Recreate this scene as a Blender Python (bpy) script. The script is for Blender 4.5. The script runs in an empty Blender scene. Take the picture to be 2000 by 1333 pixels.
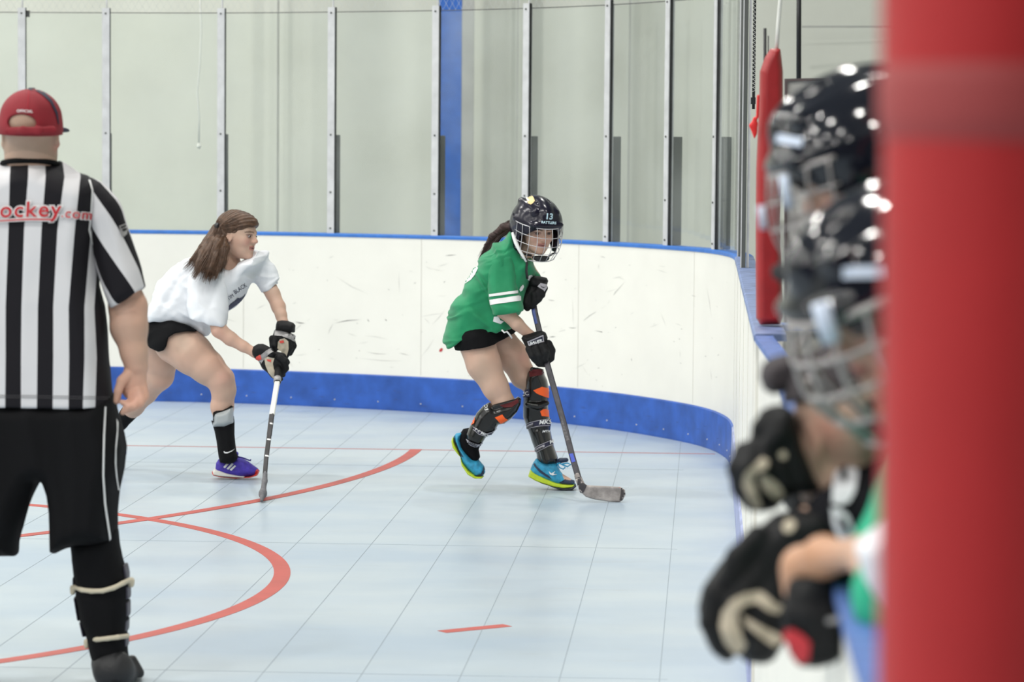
import bpy, bmesh, math, random
import numpy as np
from mathutils import Vector, Matrix
from mathutils.bvhtree import BVHTree

SC = bpy.context.scene
COL = SC.collection
# ------------------------------------------------------------------ camera
FPX, ROLL, HC = 6000.0, 0.008, 1.62            # focal length in px of the 2000 px frame, roll, eye height
HOR = 284 - 379 * math.tan(ROLL)
PITCH = math.atan((666.5 - HOR) * math.cos(ROLL) / FPX)
_r0 = Vector((1, 0, 0)); _u0 = Vector((0, math.sin(PITCH), math.cos(PITCH))); FWD = Vector((0, math.cos(PITCH), -math.sin(PITCH)))
RIGHT = math.cos(ROLL) * _r0 + math.sin(ROLL) * _u0
UP = -math.sin(ROLL) * _r0 + math.cos(ROLL) * _u0
cam_d = bpy.data.cameras.new('camera'); cam = bpy.data.objects.new('camera', cam_d); COL.objects.link(cam)
cam.matrix_world = Matrix(((RIGHT.x, UP.x, -FWD.x, 0), (RIGHT.y, UP.y, -FWD.y, 0), (RIGHT.z, UP.z, -FWD.z, HC), (0, 0, 0, 1)))
cam_d.sensor_width = 36; cam_d.lens = FPX / 2000 * 36; cam_d.clip_start = 0.1; cam_d.clip_end = 200
cam_d.dof.use_dof = True; cam_d.dof.focus_distance = 12.6; cam_d.dof.aperture_fstop = 4.3
SC.camera = cam
# ------------------------------------------------------------------ world, exposure
SC.view_settings.view_transform = 'Standard'; SC.view_settings.look = 'None'
SC.view_settings.exposure = 0.0; SC.view_settings.gamma = 1; SC.view_settings.use_curve_mapping = False
W = bpy.data.worlds.new('world'); SC.world = W; W.use_nodes = True
W.node_tree.nodes['Background'].inputs[0].default_value = (0.93, 0.97, 1.0, 1)
W.node_tree.nodes['Background'].inputs[1].default_value = 0.10
SC.cycles.max_bounces = 6; SC.cycles.diffuse_bounces = 3; SC.cycles.glossy_bounces = 3; SC.cycles.transparent_max_bounces = 16
SC.cycles.sample_clamp_indirect = 4
# ------------------------------------------------------------------ rink frame: u along the end boards, v towards them
TH = math.radians(86.4)
VX, VY = math.cos(TH), math.sin(TH)
def R(u, v, z=0.0): return Vector((u * VY + v * VX, -u * VX + v * VY, z))
# high bay lamps hung from the roof trusses: the light of the rink
LAMP_E = 112
def lamps():
    for i, u in enumerate((-18, -14.5, -11, -7.5, -4, -.5)):
        for j, v in enumerate((-8, -3.5, 1, 5.5, 10, 14.5, 19)):
            ld = bpy.data.lights.new('high_bay_light', 'AREA'); ld.shape = 'DISK'; ld.size = 0.38
            ld.energy = LAMP_E; ld.color = (1.0, 0.985, 0.935)
            lo = bpy.data.objects.new('high_bay_light', ld); COL.objects.link(lo)
            lo.location = R(u, v, 6.9)
lamps()

# ------------------------------------------------------------------ pixel <-> world
def wpt(x, y, Y):
    """world point seen at photo pixel (x, y) whose world depth is Y"""
    d = FWD * FPX + RIGHT * (x - 1000) + UP * (666.5 - y)
    return Vector((0, 0, HC)) + d * (Y / d.y)
def ray(x, y):
    d = FWD * FPX + RIGHT * (x - 1000) + UP * (666.5 - y)
    return d.normalized()
def floor_pt(x, y, z=0.0):
    d = ray(x, y); return Vector((0, 0, HC)) + d * ((z - HC) / d.z)
def topx(P):
    """Nx3 world -> Nx2 photo pixels"""
    P = np.asarray(P, float) - np.array([0, 0, HC])
    w = P @ np.array(FWD); return np.stack([1000 + FPX * (P @ np.array(RIGHT)) / w, 666.5 - FPX * (P @ np.array(UP)) / w], 1)

# ------------------------------------------------------------------ materials
def mat(name, col=(.8, .8, .8), rough=.6, spec=.5, metal=0, bump=0, bscale=200, vary=0, vscale=5, attr=None, coat=0, sheen=0, sss=0):
    m = bpy.data.materials.new(name); m.use_nodes = True
    nt = m.node_tree; b = nt.nodes['Principled BSDF']
    b.inputs['Base Color'].default_value = (*col, 1); b.inputs['Roughness'].default_value = rough
    b.inputs['Metallic'].default_value = metal; b.inputs['Specular IOR Level'].default_value = spec
    if coat: b.inputs['Coat Weight'].default_value = coat; b.inputs['Coat Roughness'].default_value = .08
    if sheen: b.inputs['Sheen Weight'].default_value = sheen
    if sss:
        b.inputs['Subsurface Weight'].default_value = sss; b.inputs['Subsurface Radius'].default_value = (.012, .005, .003); b.inputs['Subsurface Scale'].default_value = 1
    src = None
    if attr:
        a = nt.nodes.new('ShaderNodeAttribute'); a.attribute_name = attr; src = a.outputs['Color']
    if vary:
        tc = nt.nodes.new('ShaderNodeTexCoord'); n = nt.nodes.new('ShaderNodeTexNoise'); n.inputs['Scale'].default_value = vscale; n.inputs['Detail'].default_value = 5
        nt.links.new(tc.outputs['Object'], n.inputs['Vector'])
        mr = nt.nodes.new('ShaderNodeMapRange'); mr.inputs['From Min'].default_value = .3; mr.inputs['From Max'].default_value = .7
        mr.inputs['To Min'].default_value = 1 - vary; mr.inputs['To Max'].default_value = 1 + vary
        nt.links.new(n.outputs['Fac'], mr.inputs['Value'])
        mx = nt.nodes.new('ShaderNodeMix'); mx.data_type = 'RGBA'; mx.blend_type = 'MULTIPLY'; mx.inputs[0].default_value = 1
        if src: nt.links.new(src, mx.inputs[6])
        else: mx.inputs[6].default_value = (*col, 1)
        cc = nt.nodes.new('ShaderNodeCombineColor')
        for i in range(3): nt.links.new(mr.outputs[0], cc.inputs[i])
        nt.links.new(cc.outputs[0], mx.inputs[7]); src = mx.outputs[2]
    if src: nt.links.new(src, b.inputs['Base Color'])
    if bump:
        tc = nt.nodes.new('ShaderNodeTexCoord'); n = nt.nodes.new('ShaderNodeTexNoise'); n.inputs['Scale'].default_value = bscale; n.inputs['Detail'].default_value = 3
        nt.links.new(tc.outputs['Object'], n.inputs['Vector'])
        bp = nt.nodes.new('ShaderNodeBump'); bp.inputs['Strength'].default_value = bump; bp.inputs['Distance'].default_value = .004
        nt.links.new(n.outputs['Fac'], bp.inputs['Height']); nt.links.new(bp.outputs[0], b.inputs['Normal'])
    return m

# ------------------------------------------------------------------ linking and tags
def tag(o, label=None, cat=None, group=None, kind=None):
    if label: o['label'] = label
    if cat: o['category'] = cat
    if group: o['group'] = group
    if kind: o['kind'] = kind
    return o
def empty(name, loc, label=None, cat=None, group=None):
    o = bpy.data.objects.new(name, None); COL.objects.link(o); o.location = loc; o.empty_display_size = .1
    return tag(o, label, cat, group)
def link(name, me, m=None, parent=None, label=None):
    o = bpy.data.objects.new(name, me); COL.objects.link(o)
    if m: me.materials.append(m)
    if parent is not None: reparent(o, parent)
    if label: o['label'] = label
    return o
def world_loc(o):
    L = Vector(o.location); p = o.parent
    while p is not None: L += Vector(p.location); p = p.parent
    return L
def reparent(o, parent):
    # parents are only translated, so world vertices stay where they are
    o.parent = parent; o.location = Vector(o.location) - world_loc(parent)
def mesh_np(name, V, F, smooth=True):
    me = bpy.data.meshes.new(name)
    if isinstance(F, np.ndarray):
        n = F.shape[1]; me.vertices.add(len(V)); me.vertices.foreach_set('co', np.asarray(V, np.float32).ravel())
        me.loops.add(F.size); me.loops.foreach_set('vertex_index', F.ravel().astype(np.int32))
        me.polygons.add(len(F)); me.polygons.foreach_set('loop_start', np.arange(0, F.size, n, dtype=np.int32))
        me.update(calc_edges=True)
    else:
        me.from_pydata([tuple(v) for v in V], [], F)
    if smooth: me.polygons.foreach_set('use_smooth', np.ones(len(me.polygons), bool))
    me.update(); return me
class MB:
    """collects simple solids into one mesh"""
    def __init__(s): s.V = []; s.F = []
    def add(s, V, F): n = len(s.V); s.V += [tuple(v) for v in V]; s.F += [tuple(i + n for i in f) for f in F]
    def hexa(s, p): s.add(p, [(0, 3, 2, 1), (4, 5, 6, 7), (0, 1, 5, 4), (1, 2, 6, 5), (2, 3, 7, 6), (3, 0, 4, 7)])
    def box(s, c, size, ax=None):
        ax = ax or (Vector((1, 0, 0)), Vector((0, 1, 0)), Vector((0, 0, 1))); c = Vector(c); h = [a * (k / 2) for a, k in zip(ax, size)]
        s.hexa([c + sx * h[0] + sy * h[1] + sz * h[2] for sz in (-1, 1) for sx, sy in ((-1, -1), (1, -1), (1, 1), (-1, 1))])
    def tube(s, pts, r, n=8, cap=True):
        pts = [Vector(p) for p in pts]; rr = r if isinstance(r, (list, tuple)) else [r] * len(pts); V = []; F = []
        t0 = (pts[1] - pts[0]).normalized(); a = t0.orthogonal().normalized()
        for i, p in enumerate(pts):
            t = (pts[min(i + 1, len(pts) - 1)] - pts[max(i - 1, 0)]).normalized()
            a = (a - t * a.dot(t)).normalized(); b = t.cross(a)
            for k in range(n): V.append(p + rr[i] * (math.cos(2 * math.pi * k / n) * a + math.sin(2 * math.pi * k / n) * b))
        for i in range(len(pts) - 1):
            for k in range(n): F.append((i * n + k, i * n + (k + 1) % n, (i + 1) * n + (k + 1) % n, (i + 1) * n + k))
        if cap: F.append(tuple(range(n))[::-1]); F.append(tuple((len(pts) - 1) * n + k for k in range(n)))
        s.add(V, F)
    def build(s, name, m, parent=None, smooth=False, label=None, bevel=0):
        me = mesh_np(name, s.V, s.F, smooth)
        bm = bmesh.new(); bm.from_mesh(me); bmesh.ops.recalc_face_normals(bm, faces=bm.faces)
        if bevel: bmesh.ops.bevel(bm, geom=list(bm.edges), offset=bevel, segments=2, affect='EDGES', profile=.5)
        bm.to_mesh(me); bm.free()
        if smooth: me.polygons.foreach_set('use_smooth', np.ones(len(me.polygons), bool))
        return link(name, me, m, parent, label)

# ------------------------------------------------------------------ signed distance modelling
def _a(p): return np.array(p, np.float32)
class SDF:
    def __init__(s, Y, h=.0035): s.Y = Y; s.h = h; s.ops = []
    def P(s, x, y, d=0): return _a(wpt(x, y, s.Y + d))
    def m(s, px, d=0): return px * (s.Y + d) / FPX
    def cone(s, a, b, ra, rb, k=.02, sy=1, op='u'):
        a, b = _a(a), _a(b); ba = b - a; L = float(ba @ ba) + 1e-12
        def fn(X, Yy, Z):
            t = np.clip(((X - a[0]) * ba[0] + (Yy - a[1]) * ba[1] + (Z - a[2]) * ba[2]) / L, 0, 1)
            return np.sqrt((X - a[0] - t * ba[0]) ** 2 + ((Yy - a[1] - t * ba[1]) / sy) ** 2 + (Z - a[2] - t * ba[2]) ** 2) - (ra + t * (rb - ra))
        e = max(ra, rb) * np.array([1, max(1, sy), 1]); s.ops.append((fn, np.minimum(a, b) - e, np.maximum(a, b) + e, k, op))
    def limb(s, pts, k=.015, sy=1, op='u'):
        """pts: (x, y, depth offset, radius in px)"""
        for p, q in zip(pts[:-1], pts[1:]):
            s.cone(s.P(*p[:3]), s.P(*q[:3]), s.m(p[3], p[2]), s.m(q[3], q[2]), k, sy, op)
    def ell(s, c, r, Rm=None, k=.02, op='u'):
        c, r = _a(c), _a(r); Rm = np.eye(3, dtype=np.float32) if Rm is None else np.array(Rm, np.float32)   # rows = local axes
        def fn(X, Yy, Z):
            x, y, z = X - c[0], Yy - c[1], Z - c[2]
            l = [(Rm[i, 0] * x + Rm[i, 1] * y + Rm[i, 2] * z) / r[i] for i in range(3)]
            k0 = np.sqrt(l[0] ** 2 + l[1] ** 2 + l[2] ** 2) + 1e-6; k1 = np.sqrt((l[0] / r[0]) ** 2 + (l[1] / r[1]) ** 2 + (l[2] / r[2]) ** 2) + 1e-6
            return k0 * (k0 - 1) / k1
        e = float(r.max()); s.ops.append((fn, c - e, c + e, k, op))
    def poly(s, pts, d=0, T=.1, D=20, k=.02, op='u', sx=0, sz=0, blur=6, cap=None):
        """closed pixel outline inflated to a rounded body, half thickness T (m), rounding width D px; sx, sz tilt the mid surface"""
        W = np.array([s.P(x, y, d) for x, y in pts]); Yc = s.Y + d; D = s.m(D, d); c0 = W.mean(0)
        xs, zs = W[:, 0], W[:, 2]
        def fn(X, Yy, Z):
            gx = X[:, 0, 0][:, None]; gz = Z[0, 0, :][None, :]; best = np.full((gx.size, gz.size), 1e9, np.float32); ins = np.zeros(best.shape, bool)
            n = len(xs)
            for i in range(n):
                x0, z0, x1, z1 = xs[i], zs[i], xs[(i + 1) % n], zs[(i + 1) % n]
                ex, ez = x1 - x0, z1 - z0; t = np.clip(((gx - x0) * ex + (gz - z0) * ez) / (ex * ex + ez * ez + 1e-12), 0, 1)
                best = np.minimum(best, (gx - x0 - t * ex) ** 2 + (gz - z0 - t * ez) ** 2)
                if abs(ez) > 1e-9: ins ^= ((z0 > gz) != (z1 > gz)) & (gx < x0 + (gz - z0) * ex / ez)
            sd = np.sqrt(best) * np.where(ins, 1, -1)
            for _ in range(blur):
                q = np.pad(sd, 1, 'edge'); sd = np.where(sd > D * .45, (q[2:, 1:-1] + q[:-2, 1:-1] + q[1:-1, 2:] + q[1:-1, :-2]) / 4, sd)
            e = np.maximum(1 - sd / D, 0)[:, None, :]
            ym = Yc + sx * (gx - c0[0]) + sz * (gz - c0[2])
            F = np.sqrt(e ** 2 + ((Yy - ym[:, None, :]) / T) ** 2) - 1
            return F * min(T, D)
        lo = W.min(0); hi = W.max(0); tt = T + abs(sx) * (hi[0] - lo[0]) + abs(sz) * (hi[2] - lo[2])
        lo = lo - [0, tt, 0]; hi = hi + [0, tt, 0]; s.ops.append((fn, lo, hi, k, op))
    def cut(s, p, n):
        """remove everything on the +n side of the plane through p"""
        s.ops.append(('cut', _a(p), _a(n) / np.linalg.norm(n), 0, 'c'))
    def cutpx(s, x0, y0, x1, y1, d=0, side=1, tilt=0):
        """plane through two photo pixels, edge on to the camera; keeps the part on the left of the direction (x0,y0)->(x1,y1) if side = 1"""
        a, b = s.P(x0, y0, d), s.P(x1, y1, d); t = b - a; y = np.array([0, 1, tilt]); n = np.cross(t, y); s.cut(a, n * side)
    def build(s, name, m, parent=None, col=None, folds=None, relax=1, label=None, extra=.012, attrs=None):
        lo = np.min([o[1] for o in s.ops if o[4] == 'u'], 0) - extra; hi = np.max([o[2] for o in s.ops if o[4] == 'u'], 0) + extra; h = s.h
        n = np.ceil((hi - lo) / h).astype(int) + 1
        ax = [(lo[i] + h * np.arange(n[i])).astype(np.float32) for i in range(3)]
        F = np.full(n, .08, np.float32)
        for fn, l, hh, k, op in s.ops:
            if op == 'c':
                p, nn = l, hh; D = (ax[0][:, None, None] - p[0]) * nn[0] + (ax[1][None, :, None] - p[1]) * nn[1] + (ax[2][None, None, :] - p[2]) * nn[2]
                F = np.maximum(F, D); continue
            mg = k + 4 * h; i0 = np.clip(np.floor((l - mg - lo) / h).astype(int), 0, n - 1); i1 = np.clip(np.ceil((hh + mg - lo) / h).astype(int) + 1, 1, n)
            if (i1 <= i0).any(): continue
            sl = tuple(slice(a, b) for a, b in zip(i0, i1))
            d = fn(ax[0][sl[0]][:, None, None], ax[1][sl[1]][None, :, None], ax[2][sl[2]][None, None, :]); A = F[sl]
            if op == 'u': F[sl] = np.minimum(A, d) - np.maximum(k - np.abs(A - d), 0) ** 2 / (4 * k + 1e-9)
            elif op == 's': F[sl] = np.maximum(A, -d) + np.maximum(k - np.abs(A + d), 0) ** 2 / (4 * k + 1e-9)
            elif op == 'i': F[sl] = np.maximum(A, d)
        V, Q = nets(F, lo, h)
        for _ in range(relax): V = relaxed(V, Q)
        if folds: V = V + normals(V, Q) * folds(V)[:, None]
        me = mesh_np(name, V, Q)
        if col is not None:
            c = col(V); c = np.c_[c, np.ones(len(c))].astype(np.float32)
            at = me.color_attributes.new('Col', 'FLOAT_COLOR', 'POINT'); at.data.foreach_set('color', c.ravel())
        if attrs:
            for kx, f in attrs.items():
                at = me.attributes.new(kx, 'FLOAT', 'POINT'); at.data.foreach_set('value', f(V).astype(np.float32))
        c0 = Vector((float(V[:, 0].mean()), float(V[:, 1].mean()), float(V[:, 2].min())))
        me.transform(Matrix.Translation(-c0)); o = bpy.data.objects.new(name, me); COL.objects.link(o); o.location = c0; me.materials.append(m)
        if parent is not None: reparent(o, parent)
        if label: o['label'] = label
        o_world[o.name] = (V, Q)
        return o
o_world = {}
def nets(F, lo, h):
    S = F < 0; n = F.shape
    c = np.zeros((n[0] - 1, n[1] - 1, n[2] - 1), np.uint8)
    for i in (0, 1):
        for j in (0, 1):
            for k in (0, 1): c += S[i:n[0] - 1 + i, j:n[1] - 1 + j, k:n[2] - 1 + k]
    act = np.argwhere((c > 0) & (c < 8)); idx = np.full(c.shape, -1, np.int32); idx[tuple(act.T)] = np.arange(len(act))
    val = {}
    for i in (0, 1):
        for j in (0, 1):
            for k in (0, 1): val[i, j, k] = F[act[:, 0] + i, act[:, 1] + j, act[:, 2] + k]
    P = np.zeros((len(act), 3)); cnt = np.zeros(len(act))
    for a in range(3):
        o = [b for b in range(3) if b != a]
        for p in (0, 1):
            for q in (0, 1):
                c0 = [0, 0, 0]; c0[o[0]] = p; c0[o[1]] = q; c1 = list(c0); c1[a] = 1
                f0, f1 = val[tuple(c0)], val[tuple(c1)]; m = (f0 < 0) != (f1 < 0); t = np.where(m, f0 / np.where(m, f0 - f1, 1), 0)
                e = np.tile(np.array(c0, float), (len(act), 1)); e[:, a] = t; P[m] += e[m]; cnt[m] += 1
    V = lo + h * (act + P / cnt[:, None]); quads = []
    for a in range(3):
        o = [(a + 1) % 3, (a + 2) % 3]; sl0 = [slice(None)] * 3; sl1 = [slice(None)] * 3
        for b in o: sl0[b] = slice(1, -1); sl1[b] = slice(1, -1)
        sl0[a] = slice(0, -1); sl1[a] = slice(1, None)
        e0, e1 = S[tuple(sl0)], S[tuple(sl1)]; ch = np.argwhere(e0 != e1)
        if not len(ch): continue
        ins = e0[tuple(ch.T)]; base = ch.copy(); base[:, o[0]] += 1; base[:, o[1]] += 1
        def cell(p, q):
            x = base.copy(); x[:, o[0]] += p - 1; x[:, o[1]] += q - 1; return idx[tuple(x.T)]
        q = np.stack([cell(0, 0), cell(1, 0), cell(1, 1), cell(0, 1)], 1); q[~ins] = q[~ins][:, ::-1]; quads.append(q)
    return V, np.concatenate(quads)
def relaxed(V, Q, lam=.5):
    S = np.zeros_like(V); c = np.zeros(len(V))
    for i in range(4):
        np.add.at(S, Q[:, i], V[Q[:, (i + 1) % 4]]); np.add.at(S, Q[:, i], V[Q[:, (i + 3) % 4]]); np.add.at(c, Q[:, i], 2)
    return V + lam * (S / np.maximum(c, 1)[:, None] - V)
def normals(V, Q):
    n = np.cross(V[Q[:, 2]] - V[Q[:, 0]], V[Q[:, 3]] - V[Q[:, 1]]); N = np.zeros_like(V)
    for i in range(4): np.add.at(N, Q[:, i], n)
    return N / (np.linalg.norm(N, axis=1)[:, None] + 1e-12)
def vnoise(P, s, seed=0):
    """smooth value noise, numpy, about -1..1"""
    P = P * s + seed * 17.3; i = np.floor(P).astype(np.int64); f = P - i; f = f * f * (3 - 2 * f); o = 0
    for a in (0, 1):
        for b in (0, 1):
            for c in (0, 1):
                h = ((i[:, 0] + a) * 374761393 + (i[:, 1] + b) * 668265263 + (i[:, 2] + c) * 2147483647 + seed * 1013) & 0xffffffff
                h = ((h ^ (h >> 13)) * 1274126177) & 0xffffffff; r = ((h ^ (h >> 16)) & 0xffff) / 32768. - 1
                o = o + r * (f[:, 0] if a else 1 - f[:, 0]) * (f[:, 1] if b else 1 - f[:, 1]) * (f[:, 2] if c else 1 - f[:, 2])
    return o
def folds(amp, fx, fz, ang=0, seed=1, fy=None):
    """cloth folds: ridged noise stretched along a direction in the x-z plane"""
    ca, sa = math.cos(ang), math.sin(ang)
    def f(V):
        a = V[:, 0] * ca + V[:, 2] * sa; b = -V[:, 0] * sa + V[:, 2] * ca
        P = np.stack([a * fx, V[:, 1] * (fy or fx) * .6, b * fz], 1); w = vnoise(P, .6, seed + 5)[:, None] * .8
        n = vnoise(P + w, 1, seed); return amp * (.5 - 1.3 * np.sqrt(n * n + .02)) + amp * .12 * vnoise(P, 2.1, seed + 2)
    return f

# ------------------------------------------------------------------ flat marks laid onto surfaces
_bv = {}
def bvh(o):
    if o.name not in _bv:
        me = o.data; L = world_loc(o); V = np.empty(len(me.vertices) * 3, np.float32); me.vertices.foreach_get('co', V)
        V = V.reshape(-1, 3) + np.array(L); _bv[o.name] = BVHTree.FromPolygons([tuple(v) for v in V.tolist()], [tuple(p.vertices) for p in me.polygons])
    return _bv[o.name]
def decal_mesh(V2, F2, targets, step, off, maxgap=.05):
    """V2 pixel coordinates, F2 faces; returns world verts laid on the first target hit along the sight line"""
    bm = bmesh.new(); vs = [bm.verts.new((x, y, 0)) for x, y in V2]
    for f in F2:
        try: bm.faces.new([vs[i] for i in f])
        except ValueError: pass
    bmesh.ops.triangulate(bm, faces=bm.faces[:])
    X = [v[0] for v in V2]; Y = [v[1] for v in V2]
    for a, lo, hi in ((0, min(X), max(X)), (1, min(Y), max(Y))):
        k = math.floor(lo / step) + 1
        while k * step < hi:
            co = [0, 0, 0]; no = [0, 0, 0]; co[a] = k * step; no[a] = 1
            bmesh.ops.bisect_plane(bm, geom=bm.verts[:] + bm.edges[:] + bm.faces[:], plane_co=co, plane_no=no, dist=1e-4); k += 1
    O = Vector((0, 0, HC)); dead = []
    for v in bm.verts:
        d = ray(v.co.x, v.co.y); best = None
        for t in targets:
            h = bvh(t).ray_cast(O, d)
            if h[0] is not None and (best is None or h[3] < best[3]): best = h
        if best is None: dead.append(v); continue
        nrm = best[1] if best[1].dot(d) < 0 else -best[1]
        v.co = best[0] - d * off * .6 + nrm * off
    bmesh.ops.delete(bm, geom=dead, context='VERTS')
    bad = [f for f in bm.faces if max(e.calc_length() for e in f.edges) > maxgap]
    bmesh.ops.delete(bm, geom=bad, context='FACES')
    return bm
def decal(name, polys, targets, m, parent=None, step=3, off=.0015, label=None, maxgap=.05):
    if len(polys) > 1 and name in ('tan_palm', 'shoulder_bar_slit', 'shoulder_bar', 'piping', 'red_mark', 'shoe_stripe', 'shaft_tape', 'collar', 'chest_mark'):
        return [decal(name, [p], targets, m, parent, step, off, label, maxgap) for p in polys][0]
    V = []; F = []
    for p in polys:
        F.append(tuple(range(len(V), len(V) + len(p)))); V += [tuple(q) for q in p]
    return _dec(name, V, F, targets, m, parent, step, off, label, maxgap)
def _dec(name, V, F, targets, m, parent, step, off, label, maxgap):
    if not isinstance(targets, (list, tuple)): targets = [targets]
    bm = decal_mesh(V, F, targets, step, off, maxgap); me = bpy.data.meshes.new(name); bm.to_mesh(me); bm.free()
    if not me.vertices: return None
    c = sum((v.co for v in me.vertices), Vector()) / len(me.vertices); me.transform(Matrix.Translation(-c))
    me.polygons.foreach_set('use_smooth', np.ones(len(me.polygons), bool))
    o = bpy.data.objects.new(name, me); COL.objects.link(o); o.location = c; me.materials.append(m)
    if parent is not None: reparent(o, parent)
    if label: o['label'] = label
    return o
def glyphs(body, size, bold=0, spacing=1):
    cu = bpy.data.curves.new('t', 'FONT'); cu.body = body; cu.size = size; cu.offset = bold; cu.resolution_u = 3; cu.space_character = spacing
    o = bpy.data.objects.new('t', cu); COL.objects.link(o); dg = bpy.context.evaluated_depsgraph_get(); dg.update()
    me = o.evaluated_get(dg).to_mesh(); V = [(v.co.x, v.co.y) for v in me.vertices]; F = [tuple(p.vertices) for p in me.polygons]
    bpy.data.objects.remove(o); return V, F
def text_decal(name, body, x, y, size, ang, targets, m, parent=None, bold=0, shear=0, sxs=1, off=.002, step=3, label=None, spacing=1, arc=0):
    """writing in pixels: baseline start (x, y), size = px per em, ang in degrees (positive turns it downwards to the right)"""
    V, F = glyphs(body, 1.0, bold, spacing); ca, sa = math.cos(math.radians(ang)), math.sin(math.radians(ang)); P = []
    for a, b in V:
        a = a * sxs; a2 = (a + shear * b) * size; b2 = b * size + arc * (a * size) ** 2
        P.append((x + a2 * ca + b2 * sa, y + a2 * sa - b2 * ca))
    return _dec(name, P, F, targets, m, parent, step, off, label, .05)
# ================================================================== the rink
M_white = mat('board_white', (.86, .84, .775), .42, .4, vary=.03, vscale=3)
M_blue = mat('board_blue', (.027, .10, .42), .45, .4, vary=.22, vscale=9)
M_railblue = mat('rail_blue', (.04, .17, .55), .5, .4, vary=.12, vscale=20)
M_alu = mat('aluminium', (.62, .62, .63), .5, .5, metal=.15, vary=.1, vscale=14)
M_dark = mat('dark_bracket', (.1, .105, .1), .55, vary=.1)
M_black = mat('black', (.012, .012, .014), .45)
M_wallp = mat('wall_paint', (.66, .67, .60), .75, .2, bump=.25, bscale=60, vary=.05, vscale=1.6)
M_colblue = mat('column_blue', (.025, .12, .47), .5, vary=.12, vscale=14)
M_grey = mat('grey_paint', (.42, .42, .4), .7, vary=.08)
M_red = mat('red_line', (.43, .07, .055), .5, vary=.12, vscale=6)
M_seam = mat('seam', (.25, .30, .35), .6)
M_scuff = mat('scuff', (.16, .15, .15), .7)
M_scuff2 = mat('scuff_faint', (.5, .49, .46), .7)

def floor_material():
    m = bpy.data.materials.new('sport_tiles'); m.use_nodes = True; nt = m.node_tree; b = nt.nodes['Principled BSDF']; N = nt.nodes.new; L = nt.links.new
    tc = N('ShaderNodeTexCoord'); n1 = N('ShaderNodeTexNoise'); n1.inputs['Scale'].default_value = .9; n1.inputs['Detail'].default_value = 6
    mp = N('ShaderNodeMapping'); mp.inputs['Scale'].default_value = (1, 2.2, 1); L(tc.outputs['Object'], mp.inputs[0]); L(mp.outputs[0], n1.inputs['Vector'])
    cr = N('ShaderNodeValToRGB'); cr.color_ramp.elements[0].position = .35; cr.color_ramp.elements[0].color = (.355, .435, .52, 1)
    cr.color_ramp.elements[1].position = .68; cr.color_ramp.elements[1].color = (.44, .505, .55, 1); L(n1.outputs['Fac'], cr.inputs[0])
    n2 = N('ShaderNodeTexNoise'); n2.inputs['Scale'].default_value = 2.2; n2.inputs['Detail'].default_value = 8; n2.inputs['Roughness'].default_value = .75
    mp2 = N('ShaderNodeMapping'); mp2.inputs['Scale'].default_value = (.8, 5, 1); L(tc.outputs['Object'], mp2.inputs[0]); L(mp2.outputs[0], n2.inputs['Vector'])
    mr = N('ShaderNodeMapRange'); mr.inputs['From Min'].default_value = .6; mr.inputs['From Max'].default_value = .8; L(n2.outputs['Fac'], mr.inputs[0])
    mx = N('ShaderNodeMix'); mx.data_type = 'RGBA'; L(mr.outputs[0], mx.inputs[0]); L(cr.outputs[0], mx.inputs[6]); mx.inputs[7].default_value = (.33, .35, .37, 1)
    L(mx.outputs[2], b.inputs['Base Color'])
    n3 = N('ShaderNodeTexNoise'); n3.inputs['Scale'].default_value = 3; mr3 = N('ShaderNodeMapRange'); mr3.inputs['To Min'].default_value = .22; mr3.inputs['To Max'].default_value = .45
    L(tc.outputs['Object'], n3.inputs['Vector']); L(n3.outputs['Fac'], mr3.inputs[0]); L(mr3.outputs[0], b.inputs['Roughness']); b.inputs['Specular IOR Level'].default_value = .45
    return m
fl = MB(); fl.hexa([R(-26, -14, -.05), R(8, -14, -.05), R(8, 24, -.05), R(-26, 24, -.05), R(-26, -14, 0), R(8, -14, 0), R(8, 24, 0), R(-26, 24, 0)])
tag(fl.build('floor', floor_material()), kind='structure')

# tile seams: shallow dark grooves drawn as inlaid strips, one grid
sg = MB(); AXR = (R(1, 0), R(0, 1), Vector((0, 0, 1)))
for i in range(-40, 3):
    u = -.125 + .3025 * i
    if -9 < u < .14: sg.box(R(u, 11.5, .0003), (.0026, 15.2, .0006), AXR)
for j, v in enumerate([16.8 - 1.51 * i for i in range(6)]):
    if j % 2: sg.box(R(-4.5, v, .0003), (8.8, .0016, .0006), AXR)
tag(sg.build('trim_1', M_seam), kind='structure')

def arcline(name, c, r, a0, a1, w, label, vmax=None, h=.0012):
    mb = MB(); n = 160; V = []; F = []
    for i in range(n + 1):
        a = math.radians(a0 + (a1 - a0) * i / n)
        for rr in (r - w / 2, r + w / 2):
            u, v = c[0] + rr * math.cos(a), c[1] + rr * math.sin(a)
            if vmax: v = min(v, vmax)
            for z in (0, h): V.append(R(u, v, z))
    for i in range(n):
        o = i * 4; F += [(o + 1, o + 3, o + 7, o + 5), (o, o + 1, o + 5, o + 4), (o + 2, o + 6, o + 7, o + 3)]
    mb.add(V, F); return tag(mb.build(name, M_red), label, 'floor marking')
arcline('face_off_circle', (-4.211, 11.057), 2.697 - .04, -90, 90, .062, 'red painted face-off circle curving out beside the referee leg')
arcline('crease_arc', (-7.768, 16.13), 6.25, -75, 0, .062, 'long red arc sweeping from the thin goal line down past the stick blade', h=.0018)
g = MB(); g.box(R(-5.5, 16.11, .0006), (11.12, .016, .0012), AXR); tag(g.build('goal_line', M_red), 'thin straight red goal line crossing the floor before the curved boards', 'floor marking')
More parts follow.
